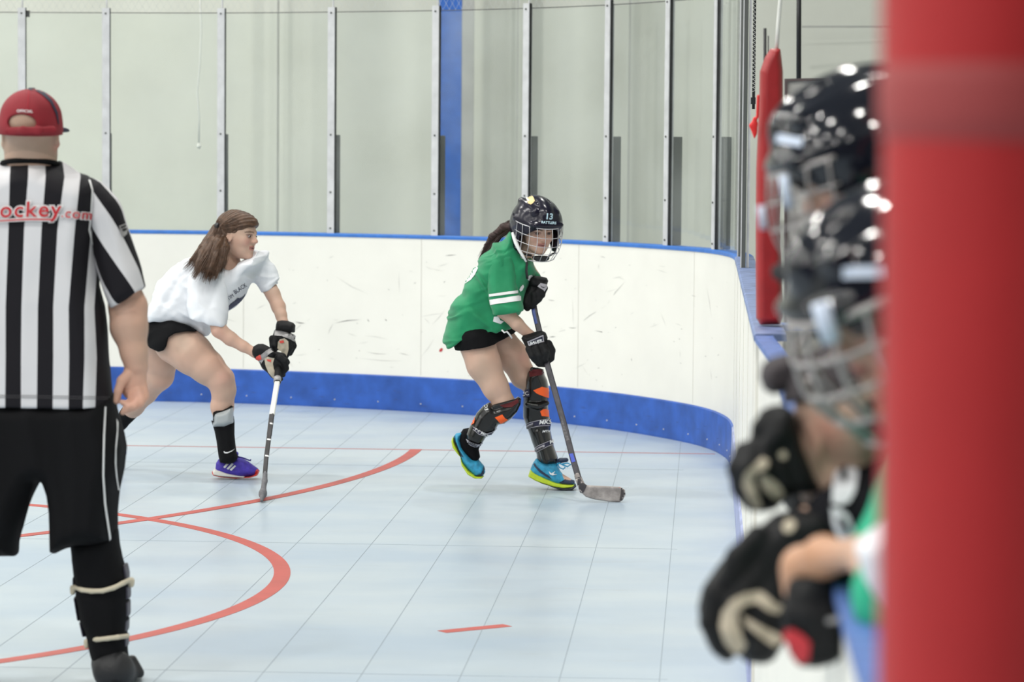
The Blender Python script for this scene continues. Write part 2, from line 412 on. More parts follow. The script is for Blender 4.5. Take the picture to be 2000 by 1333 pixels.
g = MB(); g.box((floor_pt(863, 1235) + floor_pt(991, 1222.5)) / 2 + Vector((0, 0, .0006)), ((floor_pt(863, 1235) - floor_pt(991, 1222.5)).length, .055, .0012),
      ((floor_pt(991, 1222.5) - floor_pt(863, 1235)).normalized(), Vector((0, 0, 1)).cross((floor_pt(991, 1222.5) - floor_pt(863, 1235)).normalized()), Vector((0, 0, 1))))
tag(g.build('hash_mark', M_red), 'short red dash painted alone on the open floor', 'floor marking')

# boards: plan curve in (u, v)
ctrl = [(-20, 18.93), (-9, 18.93), (-5, 18.93), (-3.44, 18.9), (-2.75, 18.79), (-2.02, 18.53), (-1.45, 18.25), (-1.06, 17.97), (-.72, 17.65), (-.42, 17.27), (-.14, 16.8), (.015, 16.42), (.1, 16.02), (.135, 15.6), (.14, 14.9), (.14, 12), (.14, 9.06)]
def catmull(P, n=10):
    out = []
    for i in range(len(P) - 1):
        p = [np.array(P[max(i - 1, 0)]), np.array(P[i]), np.array(P[i + 1]), np.array(P[min(i + 2, len(P) - 1)])]
        for k in range(n):
            t = k / n; out.append(.5 * (2 * p[1] + (p[2] - p[0]) * t + (2 * p[0] - 5 * p[1] + 4 * p[2] - p[3]) * t * t + (-p[0] + 3 * p[1] - 3 * p[2] + p[3]) * t ** 3))
    out.append(np.array(P[-1], float)); return out
CV = catmull(ctrl, 12)
_d = np.r_[0, np.cumsum([np.linalg.norm(b - a) for a, b in zip(CV[:-1], CV[1:])])]
def on_curve(s):
    u = np.interp(s, _d, [c[0] for c in CV]); v = np.interp(s, _d, [c[1] for c in CV])
    e = .02; t = np.array([np.interp(s + e, _d, [c[0] for c in CV]) - np.interp(s - e, _d, [c[0] for c in CV]), np.interp(s + e, _d, [c[1] for c in CV]) - np.interp(s - e, _d, [c[1] for c in CV])])
    t /= np.linalg.norm(t) + 1e-9; return np.array([u, v]), t, np.array([-t[1], t[0]])     # point, tangent, outward (away from the rink)
def sweep(mb, s0, s1, prof, n=None):
    """prof: closed list of (offset outwards, z)"""
    n = n or max(2, int((s1 - s0) / .07)); V = []; F = []; k = len(prof)
    for i in range(n + 1):
        p, t, o = on_curve(s0 + (s1 - s0) * i / n)
        for a, z in prof: q = p + o * a; V.append(R(q[0], q[1], z))
    for i in range(n):
        for j in range(k): F.append((i * k + j, (i + 1) * k + j, (i + 1) * k + (j + 1) % k, i * k + (j + 1) % k))
    F += [tuple(range(k)), tuple(n * k + j for j in range(k))[::-1]]; mb.add(V, F)
ST = _d[-1]; s_kick = 1.063
mb = MB(); sweep(mb, 0, ST - 1e-3, [(.009, 0), (.009, 1.045), (.09, 1.045), (.09, 0)]); boards = tag(mb.build('dasher_boards', M_white, smooth=False), 'white scuffed dasher boards curving round the rink corner', 'rink boards')
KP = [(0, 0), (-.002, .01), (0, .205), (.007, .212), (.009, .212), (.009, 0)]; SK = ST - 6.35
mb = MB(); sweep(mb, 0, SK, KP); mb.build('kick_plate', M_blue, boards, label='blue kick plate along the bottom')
mb = MB(); sweep(mb, SK, ST - 1e-3, KP); mb.build('kick_plate', mat('kick_pale', (.34, .38, .60), .5, .4, vary=.25, vscale=8), boards, label='pale lavender kick plate along the side')  # side stretch in a paler lavender than the corner
CR = [(.004, 1.045), (.004, 1.06), (.010, 1.066), (.098, 1.066), (.1, 1.045)]
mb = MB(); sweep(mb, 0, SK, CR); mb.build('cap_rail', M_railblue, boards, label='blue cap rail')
mb = MB(); sweep(mb, SK, ST - 1e-3, CR); mb.build('cap_rail', mat('rail_worn_glare', (.17, .23, .42), .5, .4, vary=.35, vscale=14), boards, label='worn pale blue cap rail along the side, grazing glare in its colour')  # side rail: grazing reflection painted into the paler, uneven blue
# panel joints
M_joint = mat('joint', (.62, .6, .55), .6)
for s in [ST - .3 - 1.22 * k for k in range(0, 14)]:
    mb = MB(); sweep(mb, s, s + .003, [(.0075, .22), (.0075, 1.044), (.011, 1.044), (.011, .22)], 1); mb.build('panel_joint', M_joint, boards)
# kick plate screws
M_screw = mat('screw', (.7, .7, .72), .4, metal=.5)
for k in range(20, 46):
    mb = MB(); s = ST - .15 - .3 * k; p, t, o = on_curve(s); q = p - o * .003; mb.box(R(q[0], q[1], .05), (.007, .006, .007), AXR); mb.build('screw', M_screw, boards)

# scuffs on the white boards, each pixel measured
rs = random.Random(4)
def streak(x0, y0, x1, y1, w):
    w *= .62
    dx, dy = x1 - x0, y1 - y0; L = math.hypot(dx, dy); nx, ny = -dy / L * w / 2, dx / L * w / 2; mx, my = (x0 + x1) / 2, (y0 + y1) / 2; b = rs.uniform(-.04, .04) * L
    mx -= dy / L * b; my += dx / L * b
    return [(x0, y0), (mx + nx, my + ny), (x1, y1), (mx - nx, my - ny)]
dk = [(652, 632, 706, 625, 2.4), (575, 629, 597, 632, 3.2), (1161, 646, 1192, 650, 2.2), (1072, 659, 1086, 658, 2.6), (1110, 640, 1127, 641, 1.6), (868, 500, 892, 498, 2), (717, 623, 722, 630, 2), (752, 624, 756, 627, 3),
      (779, 690, 800, 695, 1.2), (866, 553, 870, 549, 1.6), (808, 555, 813, 552, 1.4), (1070, 586, 1084, 588, 1.4), (1172, 501, 1183, 504, 1.2), (1233, 700, 1234, 706, 1.4), (1350, 577, 1360, 580, 1.1), (714, 688, 760, 692, 1), (640, 655, 652, 630, 1)]
ft = [(1222, 549, 1185, 597, 2.2), (1185, 597, 1122, 641, 2), (1122, 641, 1080, 652, 1.2), (655, 540, 720, 575, 1.6), (1137, 722, 1190, 768, 1.6), (842, 636, 870, 605, 1.4), (840, 525, 868, 530, 1), (779, 530, 781, 575, 1.2), (1012, 640, 1090, 652, 1.2),
      (560, 660, 610, 620, 1.4), (820, 620, 870, 612, 1.1), (712, 656, 760, 664, 1.1), (1118, 580, 1120, 640, .9), (642, 505, 652, 500, 1.5), (1290, 610, 1302, 640, 1), (1380, 560, 1390, 620, 1), (700, 700, 790, 706, 1.2), (820, 700, 850, 660, 1)]
for i in range(46):
    x = rs.uniform(300, 1420); y = rs.uniform(500, 730); a = rs.uniform(-.5, .5) + (1.3 if rs.random() < .25 else 0); l = rs.uniform(4, 26); ft.append((x, y, x + l * math.cos(a), y + l * math.sin(a), rs.uniform(.7, 1.5)))
for i in range(40):
    x = rs.uniform(560, 1420); y = rs.uniform(480, 740); l = rs.uniform(1.5, 4); dk.append((x, y, x + l, y + rs.uniform(-2, 2), rs.uniform(.8, 1.6)))
decal('scuff_mark', [streak(*q) for q in dk], boards, M_scuff, boards, step=12, off=.0008, label='dark puck marks')
decal('scuff_mark', [streak(*q) for q in ft], boards, M_scuff2, boards, step=12, off=.0006, label='faint grey scratches')
decal('paint_chip', [[(858, 684), (862, 680), (865, 681), (864, 686), (861, 688), (858, 687)]], boards, mat('red_chip', (.5, .03, .04), .6), boards, off=.001, label='small red fleck')
kd = []
for i in range(70):
    x = rs.uniform(300, 1400); yk = np.interp(x, [294, 505, 725, 900, 1005, 1122, 1225, 1329, 1400], [784, 790, 801, 809, 818, 831, 843, 862, 881]); y = yk - rs.uniform(8, 42); l = rs.uniform(4, 20); kd.append((x, y, x + l, y + l * .05 + rs.uniform(-1, 1), rs.uniform(.6, 1.6)))
decal('scuff_mark', [streak(*q) for q in kd], [o for o in boards.children if o.name.startswith('kick')], mat('kick_scuff', (.05, .08, .22), .7), boards, step=12, off=.0008, label='dark wheel scuffs low on the blue')

# shield posts and glass
G1, G2z = 1.066, 2.405
def glass_material():
    m = bpy.data.materials.new('shield_glass'); m.use_nodes = True; nt = m.node_tree; N = nt.nodes.new; L = nt.links.new; nt.nodes.remove(nt.nodes['Principled BSDF'])
    tr = N('ShaderNodeBsdfTransparent'); tr.inputs[0].default_value = (.975, .99, .98, 1); gl = N('ShaderNodeBsdfGlossy'); gl.inputs['Roughness'].default_value = .02; df = N('ShaderNodeBsdfDiffuse'); df.inputs[0].default_value = (.75, .78, .76, 1)
    fr = N('ShaderNodeFresnel'); fr.inputs[0].default_value = 1.25; m1 = N('ShaderNodeMixShader'); ge = N('ShaderNodeNewGeometry'); mm = N('ShaderNodeMath'); mm.operation = 'SUBTRACT'; mm.use_clamp = True; L(fr.outputs[0], mm.inputs[0]); L(ge.outputs['Backfacing'], mm.inputs[1]); L(mm.outputs[0], m1.inputs[0]); L(tr.outputs[0], m1.inputs[1]); L(gl.outputs[0], m1.inputs[2])
    tc = N('ShaderNodeTexCoord'); n = N('ShaderNodeTexNoise'); n.inputs['Scale'].default_value = 1.7; n.inputs['Detail'].default_value = 6; L(tc.outputs['Object'], n.inputs['Vector'])
    mr = N('ShaderNodeMapRange'); mr.inputs['From Min'].default_value = .35; mr.inputs['From Max'].default_value = .75; mr.inputs['To Min'].default_value = .012; mr.inputs['To Max'].default_value = .10; L(n.outputs['Fac'], mr.inputs[0])
    m2 = N('ShaderNodeMixShader'); L(mr.outputs[0], m2.inputs[0]); L(m1.outputs[0], m2.inputs[1]); L(df.outputs[0], m2.inputs[2]); L(m2.outputs[0], nt.nodes['Material Output'].inputs[0]); return m
M_glass = glass_material()
def s_of(x, y):
    p = floor_pt(x, y, 1.066); u = p.x * VY - p.y * VX; v = p.x * VX + p.y * VY
    ss = np.linspace(0, ST, 4000); q = np.array([on_curve(a)[0] + on_curve(a)[2] * .03 for a in ss]); a, b = math.atan2(p.x, p.y), None
    W = [R(*c) for c in q]; ang = np.array([math.atan2(w.x, w.y) for w in W]); k = np.argmin(np.abs(ang - a)); return ss[k]
_ss = np.linspace(0, ST, 3000); _W = np.array([R(*(on_curve(a)[0] + on_curve(a)[2] * .03), 1.066) for a in _ss]); _px = topx(_W)
def s_at(x): return _ss[np.argmin(np.abs(_px[:, 0] - x) + (_ss > ST - 5.4) * 1e4)]
posts_s = [s_at(x) for x in (47 - 4, 209, 431.5, 648, 850, 1027, 1186, 1303, 1396)]
SEND = ST - 4.95      # where the side shielding ends
posts_s += [posts_s[-1] + 1.0, SEND]
names = ['rising above the referee cap', 'just right of the referee cap', 'above the white player', 'midway between white player and blue column', 'touching the blue column', 'behind the navy helmet',
         'first right of the navy helmet', 'third from the end of the corner', 'last before the corner turns sideways', 'edge-on beside the red pad', 'at the open end of the shielding']
for i, s in enumerate(posts_s):
    p, t, o = on_curve(s); t3 = R(t[0], t[1]); o3 = R(o[0], o[1]); ax = (t3, o3, Vector((0, 0, 1)))
    c = p + o * .022; ht = G2z + .035 - G1
    e = empty('shield_post', R(c[0], c[1], G1), 'pale aluminium shield post ' + names[i], 'shield post', None)
    m_ = MB(); m_.box(R(c[0], c[1], G1 + ht / 2), (.047, .012, ht), ax); m_.build('front_channel', M_alu, e)
    m_ = MB(); q = c + o * .027; m_.box(R(q[0], q[1], G1 + ht / 2 - .01), (.03, .012, ht - .02), ax); m_.build('rear_channel', M_alu, e); m_ = MB(); q2 = c + o * .008 + t * .0245; m_.box(R(q2[0], q2[1], G1 + ht / 2), (.0035, .018, ht), ax); m_.build('seal', M_black if i < len(posts_s) - 2 else M_dark, e, label='thin dark seal')
    if i > len(posts_s) - 3: continue
    q = c + o * .062; m_ = MB(); m_.box(R(q[0], q[1], G1 + .3), (.034, .055, .6), ax); m_.build('rear_bracket', M_dark, e, bevel=.004, label='dark grey rear bracket')
    for z in (.03, .25, .6, 1.34):
        m_ = MB(); q = c - o * .007; m_.tube([R(*(q), G1 + z), R(*(q - o * .004), G1 + z)], .006, 8); m_.build('bolt', M_dark, e)
    # thin upper upright above the lower tier
    m_ = MB(); q = c + o * .02; m_.tube([R(q[0], q[1], G1 + ht - .02), R(q[0], q[1], G1 + ht + .7)], .006, 6); m_.build('upper_rod', M_alu, e)
m_ = MB(); sweep(m_, posts_s[0] - 1.2, posts_s[0] - .01, [(.03, G1), (.03, G2z), (.042, G2z), (.042, G1)]); tag(m_.build('glass_panel', M_glass), 'clear shield glass pane at the left edge behind the referee', 'shield glass')
for i, (a, b) in enumerate(zip(posts_s[:-1], posts_s[1:])):
    m_ = MB(); sweep(m_, a + .01, b - .01, [(.03, G1), (.03, G2z), (.042, G2z), (.042, G1)])
    tag(m_.build('glass_panel', M_glass), 'clear shield glass pane ' + ['above the referee cap', 'between the referee and the white player posts', 'above and right of the white player', 'left of the blue column',
        'in front of the blue column', 'above and right of the navy helmet', 'in the curve right of the green player', 'narrow one in the corner', 'last before the side turn', 'seen edge-on along the side boards'][i], 'shield glass')
# safety net above the glass: diamond mesh of thin cords
nb = MB()
def netpt(s, z): p, t, o = on_curve(s); q = p + o * .036; return R(q[0], q[1], z)
z0, z1 = G2z + .01, G2z + .5; pitch = .045
s0n, s1n = posts_s[0] - 1.2, SEND
k = s0n
while k < s1n:
    for sg_ in (1, -1):
        a, b = netpt(k, z0), netpt(min(max(k + sg_ * (z1 - z0) * .6, 0), ST), z1); nb.tube([a, netpt(k + sg_ * (z1 - z0) * .3, (z0 + z1) / 2), b], .0007, 3, False)
    k += pitch
net = tag(nb.build('safety_net', mat('net_cord', (.55, .58, .55), .8)), 'fine diamond safety netting above the shield glass', 'net')
m_ = MB(); sweep(m_, s0n, s1n, [(.034, G2z + .004), (.034, G2z + .009), (.039, G2z + .009), (.039, G2z + .004)]); m_.build('bottom_cable', M_dark, net)

# back wall, column, grey strip, cord
def wallbox(name, c, size, m, ax=AXR): b_ = MB(); b_.box(c, size, ax); return tag(b_.build(name, m), kind='structure')
wallbox('wall_back', R(-8, 22.6, 4), (40, .2, 8), M_wallp)
wallbox('wall_left', R(-22, 8, 4), (.2, 30, 8), M_wallp)
wallbox('wall_right', R(7.5, 8, 4), (.2, 30, 8), M_wallp)
wallbox('ceiling', R(-7.5, 5, 8.05), (30, 36, .1), mat('ceiling_grey', (.38, .38, .37), .8))
def wall_px(x, Y): return wpt(x, 300, Y)
c = wpt(878, 300, 21.2); e = MB(); e.box((c.x, 21.3, 4), (.155, .18, 8), (Vector((1, 0, 0)), Vector((0, 1, 0)), Vector((0, 0, 1)))); tag(e.build('steel_column', M_colblue), 'blue painted steel column standing behind the shield glass', 'column')
c = wpt(908, 300, 22.2); e = MB(); e.box((c.x + .01, 22.3, 4), (.10, .12, 8)); tag(e.build('wall_strip', M_grey), kind='structure')  # narrow grey strip on the wall, right of the column
e = MB()
for x in (542, 1010, 1228): c = wpt(x, 250, 22.4); e.box((c.x, 22.43 + (0 if x < 900 else -.05), 4), (.006, .1, 8))
tag(e.build('trim_3', M_grey), kind='structure')
e = MB(); c0 = wpt(1565, 52, 22.2); c1 = wpt(1800, 52, 22.2); e.tube([c0, c1], .006, 6); tag(e.build('trim_4', M_grey), kind='structure')
def cord(x0, pts, Y, label, m):
    cm = MB(); cm.tube([wpt(x, y, Y) for x, y in pts], .006, 6); return tag(cm.build('hanging_cord', m, smooth=True), label, 'cord')
M_cord = mat('cord_white', (.8, .8, .75), .8)
cd = cord(0, [(391, -60), (391, 0), (393, 60), (390, 130), (385, 180), (389, 230), (388, 280)], 19.7, 'white cord dangling behind the glass left of the blue column', M_cord)
k_ = MB(); k_.tube([wpt(388, 278, 19.7), wpt(388, 286, 19.7), wpt(389, 292, 19.7)], [.004, .016, .003], 8); k_.build('knot', M_cord, cd)
# duct tape squares and dark marks seen on the glass / behind it
for (x, y, w, h, lab, cc) in ((47, -6, 5, 14, 0, 0),): pass
e = MB(); e.box(wpt(55, 27, 19.2), (.018, .02, .04)); tag(e.build('net_clip', M_black), 'small black clip on top of the post above the referee cap', 'clip')
e = MB(); e.tube([wpt(39, 142, 19.3), wpt(40, 449, 19.3)], .005, 6); tag(e.build('thin_rod', M_black), 'thin black rod behind the glass above the referee cap', 'rod')

# lamps' housings: each lamp is a thing
hm = mat('lamp_housing', (.3, .3, .3), .5, metal=.6)
for i, u in enumerate((-18, -14.5, -11, -7.5, -4, -.5)):
    for j, v in enumerate((-8, -3.5, 1, 5.5, 10, 14.5, 19)):
        p = R(u, v, 6.92); m_ = MB(); m_.tube([p + Vector((0, 0, .01)), p + Vector((0, 0, .02)), p + Vector((0, 0, .35)), p + Vector((0, 0, .5))], [.31, .32, .12, .1], 20); o = m_.build('high_bay_lamp', hm, smooth=False)
        tag(o, 'round high bay lamp hanging from the ceiling', 'lamp', 'high bay lamps under the ceiling'); m_ = MB(); m_.tube([p + Vector((0, 0, .5)), p + Vector((0, 0, 1.1))], .012, 6); m_.build('suspension_rod', hm, o)

# the open end of the side shielding: red padded post, divider panel, poles
Yp = 9.45
b = SDF(Yp, .003); b.poly([(1505, 95), (1524, 95), (1529, 140), (1529, 200), (1526, 300), (1523, 450), (1527, 560), (1528, 620), (1523, 634), (1485, 635), (1477, 622), (1476, 520), (1476, 420), (1477, 330), (1480, 260), (1483, 200), (1484, 140), (1494, 112)], 0, .045, 14)
M_padred = mat('red_vinyl', (.35, .014, .017), .4, .5, vary=.12, vscale=12, bump=.2, bscale=40)
pad = b.build('post_pad', M_padred); tag(pad, 'red vinyl pad wrapped round the end post beside the bench', 'pad')
b = SDF(Yp, .003); b.poly([(1478, 186), (1484, 184), (1482, 230), (1476, 236)], -.05, .008, 5, k=.003); b.poly([(1462, 245), (1472, 232), (1480, 240), (1479, 262), (1473, 272), (1468, 258)], -.05, .008, 6, k=.003); b.cone(b.P(1474, 232, -.05), b.P(1477, 243, -.05), .006, .005, .004); b.build('strap', mat('red_strap', (.75, .02, .02), .5), pad, label='bright red strap end')
cord(0, [(1525, -60), (1524, 0), (1520, 45), (1517, 98)], 9.45, 'thin white cord tied above the red post pad', M_cord)
def pole(x0, y0, x1, y1, Y, r, label, m=None, name='black_pole'):
    m_ = MB(); m_.tube([wpt(x0, y0, Y), wpt(x1, y1, Y)], r, 10); return tag(m_.build(name, m or M_black, smooth=True), label, 'pole')
pole(1494, 55, 1493, 648, 9.75, .0052, 'black pole rising behind the red post pad'); pole(1500.5, 70, 1499, 648, 9.7, .002, 'thinner black rod rising behind the red post pad')
pole(1560.5, -60, 1560, 156, 10.3, .0085, 'dark pole above the grey divider panel')
# lacing strip of the net at the end of the glass
m_ = MB(); m_.box((wpt(1473, 70, 13.9) + wpt(1472, 200, 13.9)) / 2 + Vector((0, 0, .12)), (.012, .02, .6)); lz = tag(m_.build('net_lacing', M_black), 'black lacing strip hanging at the end of the shield glass', 'net lacing')
lc = MB()
for k in range(26):
    y = -30 + k * 8; lc.tube([wpt(1469.5, y, 13.87), wpt(1476.5, y + 6, 13.87), wpt(1469.5, y + 9, 13.87)], .0012, 4)
lc.build('lace', M_cord, lz)
m_ = MB(); m_.box(wpt(1471, 197, 13.85), (.02, .03, .03)); m_.build('end_cap', M_black, lz)
# divider panel
def slab_px(name, pts, Y, t, m, parent=None, label=None):
    m_ = MB(); a = [wpt(x, y, Y) for x, y in pts]; b_ = [p + Vector((0, t, 0)) for p in a]; n = len(a)
    m_.add(a + b_, [tuple(range(n))[::-1], tuple(range(n, 2 * n))] + [(i, (i + 1) % n, n + (i + 1) % n, n + i) for i in range(n)]); return m_.build(name, m, parent, label=label)
dv = tag(slab_px('partition', [(1536, 157), (1800, 150), (1800, 636), (1530, 636)], 10.2, .012, mat('dirty_plastic', (.52, .5, .47), .5, vary=.15, vscale=14)), 'scuffed grey divider panel behind the leaning players', 'panel')
slab_px('frame', [(1533, 154), (1800, 147), (1800, 153), (1538, 159), (1537, 636), (1532, 636)], 10.19, .02, mat('brown_edge', (.12, .09, .09), .6), dv)
dvb = tag(slab_px('divider_boards', [(1530, 642), (1800, 648), (1800, 1330), (1530, 1330)], 9.62, .08, M_white), 'white boards running off sideways at the bench gate', 'rink boards')
slab_px('cap_rail', [(1529, 635), (1800, 640), (1800, 652), (1529, 647)], 9.58, .13, M_railblue, dvb, 'blue cap rail')
# gate jog and bench boards nearer the camera
bb = MB()
def uvY(u, v, z): return R(u, v, z)
plan = [(.14, 9.05), (.142, 8.95), (.17, 8.0), (.16, 2.9)]
def sweep2(plan, prof):
    m_ = MB(); V = []; F = []; k = len(prof)
    for (u, v) in plan:
        for a, z in prof: V.append(R(u + a, v, z))
    for i in range(len(plan) - 1):
        for j in range(k): F.append((i * k + j, (i + 1) * k + j, (i + 1) * k + (j + 1) % k, i * k + (j + 1) % k))
    F += [tuple(range(k)), tuple((len(plan) - 1) * k + j for j in range(k))[::-1]]; m_.add(V, F); return m_
bw = tag(sweep2(plan, [(.018, 0), (.018, 1.045), (.058, 1.045), (.058, 0)]).build('bench_boards', M_white), 'white player bench boards below the leaning players', 'rink boards')
sweep2(plan, [(.006, 1.045), (.006, 1.062), (.06, 1.062), (.06, 1.045)]).build('cap_rail', mat('bench_rail', (.08, .16, .44), .5, vary=.25, vscale=30), bw, label='worn blue cap rail')
# bench the players stand on
bs = MB(); bs.box(R(1.45, 6, .4), (.5, 6.4, .05), AXR); bench = tag(bs.build('player_bench', mat('bench_wood', (.35, .25, .15), .6)), 'long wooden bench behind the bench boards', 'bench')
for v in (3.2, 6, 8.8):
    bs = MB(); bs.box(R(1.45, v, .1875), (.4, .06, .375), AXR); bs.build('leg', M_dark, bench)
# foreground red padded pillar
b = SDF(2.4, .004)
a0, a1 = Vector((.0, 0, 0)), None
pb = wpt(1905, 1500, 2.42); pt = wpt(1925, -300, 2.42)
dd_ = (pt - pb).normalized(); pb = pb - dd_ * ((pb.z + .05) / dd_.z); pt2 = pt + dd_ * ((6 - pt.z) / dd_.z)
b.cone(pb, pt2, .078, .078, .01); b.cut((0, 0, .001), (0, 0, -1)); b.cone(wpt(1921, 195, 2.42), pt, .0805, .0805, .002)
fp = b.build('padded_pillar', M_fp := mat('red_pad_near', (.42, .018, .02), .5, .4, vary=.06, vscale=8)); tag(fp, 'large blurred red padded pillar at the right edge, nearest the camera', 'pillar')

for o in bpy.data.objects:
    if o.name.startswith('scuff_mark'): o['kind'] = 'stuff'

S = SDF(2.4, .003); S.cone(wpt(1921, 178, 2.42), wpt(1921, 206, 2.42), .083, .083, .002); S.build('tape_band', mat('tape_band', (.33, .045, .045), .6), fp, label='faded tape band')
# ================================================================== people: shared builders
SKIN = (.58, .385, .295)
M_skin = mat('skin', SKIN, .5, .35, attr='Col', bump=.08, bscale=260, sss=.12)
M_hair = mat('brown_hair', (.085, .045, .026), .45, .35, vary=.45, vscale=60)
M_hair2 = mat('dark_brown_hair', (.032, .014, .012), .42, .3, vary=.4, vscale=60)
M_eye = mat('eye', (.6, .58, .55), .15, attr='Col')
M_cage = mat('cage_wire', (.62, .6, .62), .28, .6, metal=.6)
M_chrome = mat('chrome_wire', (.42, .39, .38), .3, .6, metal=.5)
M_helm = mat('helmet_navy', (.007, .006, .017), .22, .4)
M_helmb = mat('helmet_black', (.006, .007, .013), .1, .6)
M_pad_in = mat('helmet_padding', (.02, .02, .022), .8)
M_wprint = mat('white_print', (.8, .8, .8), .6)
M_lprint = mat('light_blue_print', (.55, .75, .85), .5)
M_gblack = mat('glove_black', (.006, .006, .007), .65, .3, vary=.3, vscale=60, bump=.3, bscale=300)
M_gbeige = mat('palm_beige', (.52, .46, .36), .7, vary=.15, vscale=40)
M_ggrey = mat('glove_grey', (.35, .34, .34), .6, vary=.25, vscale=60)
M_redp = mat('red_print', (.7, .08, .06), .6)
M_blackcloth = mat('black_cloth', (.005, .005, .006), .85, .15, bump=.3, bscale=400)

class Frame:
    def __init__(s, o, fwd, up):
        s.o = np.array(o, float); f = np.array(fwd, float); s.f = f / np.linalg.norm(f); u = np.array(up, float); u = u - s.f * (u @ s.f); s.u = u / np.linalg.norm(u); s.l = np.cross(s.u, s.f)
    def __call__(s, a, b, c): return s.o + a * s.f + b * s.l + c * s.u
    def R(s): return np.array([s.f, s.l, s.u])
    def loc(s, V): d = np.asarray(V) - s.o; return np.stack([d @ s.f, d @ s.l, d @ s.u], 1)
def head_sdf(S, F, s=.225, k=.014, ears=True):
    M = F.R(); E = lambda c, r, kk=k, op='u': S.ell(F(*(np.array(c) * s)), np.array(r) * s, M, kk, op); C = lambda a, b, ra, rb, kk=k: S.cone(F(*(np.array(a) * s)), F(*(np.array(b) * s)), ra * s, rb * s, kk)
    E((-.06, 0, .12), (.43, .34, .38)); E((.10, 0, -.12), (.27, .265, .34), .03); E((.155, 0, -.32), (.20, .20, .15), .03); E((.315, 0, -.42), (.075, .085, .06), .025)
    for q in (1, -1):
        C((.32, q * .17, .08), (.36, q * .05, .085), .035, .04, .012); E((.23, q * .17, -.10), (.12, .1, .11), .02)
        E((.415, q * .14, .005), (.06, .075, .045), .012, 's')
        if ears: E((-.03, q * .335, -.05), (.085, .03, .13), .008); E((.0, q * .365, -.05), (.04, .02, .07), .006, 's')
    C((.36, 0, .06), (.448, 0, -.09), .028, .046, .012); E((.41, .045, -.11), (.04, .03, .03), .008); E((.41, -.045, -.11), (.04, .03, .03), .008)
    E((.375, 0, -.215), (.04, .085, .025), .008); E((.372, 0, -.265), (.04, .07, .026), .008)
def face_colour(F, s=.225, brow=(.1, .06, .04), flush=.6):
    def f(V, c):
        L = F.loc(V) / s; a, b, z = L[:, 0], L[:, 1], L[:, 2]; near = (np.abs(L) < .62).all(1)
        def mixc(mask, col, w=1.0): nonlocal c; m = (mask * near * w)[:, None]; c = c * (1 - m) + np.array(col) * m
        ch = np.exp(-(((np.abs(b) - .17) / .09) ** 2 + ((z + .12) / .09) ** 2)) * (a > .1); mixc(ch, (.62, .25, .2), flush)
        mixc(np.exp(-((b / .05) ** 2 + ((z + .09) / .05) ** 2)) * (a > .4), (.6, .27, .21), .5)
        mixc((np.abs(z + .24) < .048 - .25 * b ** 2 * 4) & (np.abs(b) < .10) & (a > .3), (.40, .15, .13), .8); mixc((np.abs(z + .24) < .009) & (np.abs(b) < .09) & (a > .3), (.12, .03, .03))
        br = .105 - .25 * (np.abs(b) - .13) ** 2 * 8; mixc((np.abs(z - br) < .018) & (np.abs(b) > .05) & (np.abs(b) < .23) & (a > .2), brow, .8)
        mixc((np.abs(z - .035) < .012) & (np.abs(np.abs(b) - .14) < .075) & (a > .25), (.06, .03, .03), .8)
        mixc((np.abs(b) - .14) ** 2 / .08 ** 2 + (z - .005) ** 2 / .055 ** 2 < 1, (.40, .22, .18), .35 )
        return c
    return f
def eyes(F, parent, s=.225, look=(1, 0, 0), iris=(.10, .06, .04)):
    for q in (1, -1):
        c = F(.338 * s, q * .135 * s, .003 * s); r = .046 * s; V = []; Fc = []; n, m = 16, 12; d = F(*look) - F.o; d = d / np.linalg.norm(d)
        for i in range(m + 1):
            for j in range(n):
                th, ph = math.pi * i / m, 2 * math.pi * j / n; V.append(c + r * np.array([math.sin(th) * math.cos(ph), math.sin(th) * math.sin(ph), .62 * math.cos(th)]))
        Fc = [(i * n + j, i * n + (j + 1) % n, (i + 1) * n + (j + 1) % n, (i + 1) * n + j) for i in range(m) for j in range(n)]
        me = mesh_np('eye', V, Fc); col = []
        for v in V:
            k = (v - c) @ d / r; col += list((.01, .01, .01) if k > .93 else iris if k > .70 else (.24, .20, .19)) + [1]
        at = me.color_attributes.new('Col', 'FLOAT_COLOR', 'POINT'); at.data.foreach_set('color', np.array(col, np.float32)); link('eye', me, M_eye, parent)
def skincol(extra=(), base=SKIN, blotch=.10):
    def f(V):
        n = vnoise(V, 14, 3)[:, None]; n2 = vnoise(V, 40, 9)[:, None]; c = np.array(base) * (1 + blotch * n + .05 * n2) + np.array([.03, -.01, -.01]) * n
        for e in extra: c = e(V, c)
        return np.clip(c, .01, 1)
    return f
def spot(center, r, colr, w=.5):
    c0 = np.array(center)
    def f(V, c): m = (np.exp(-((V - c0) ** 2).sum(1) / r ** 2) * w)[:, None]; return c * (1 - m) + np.array(colr) * m
    return f
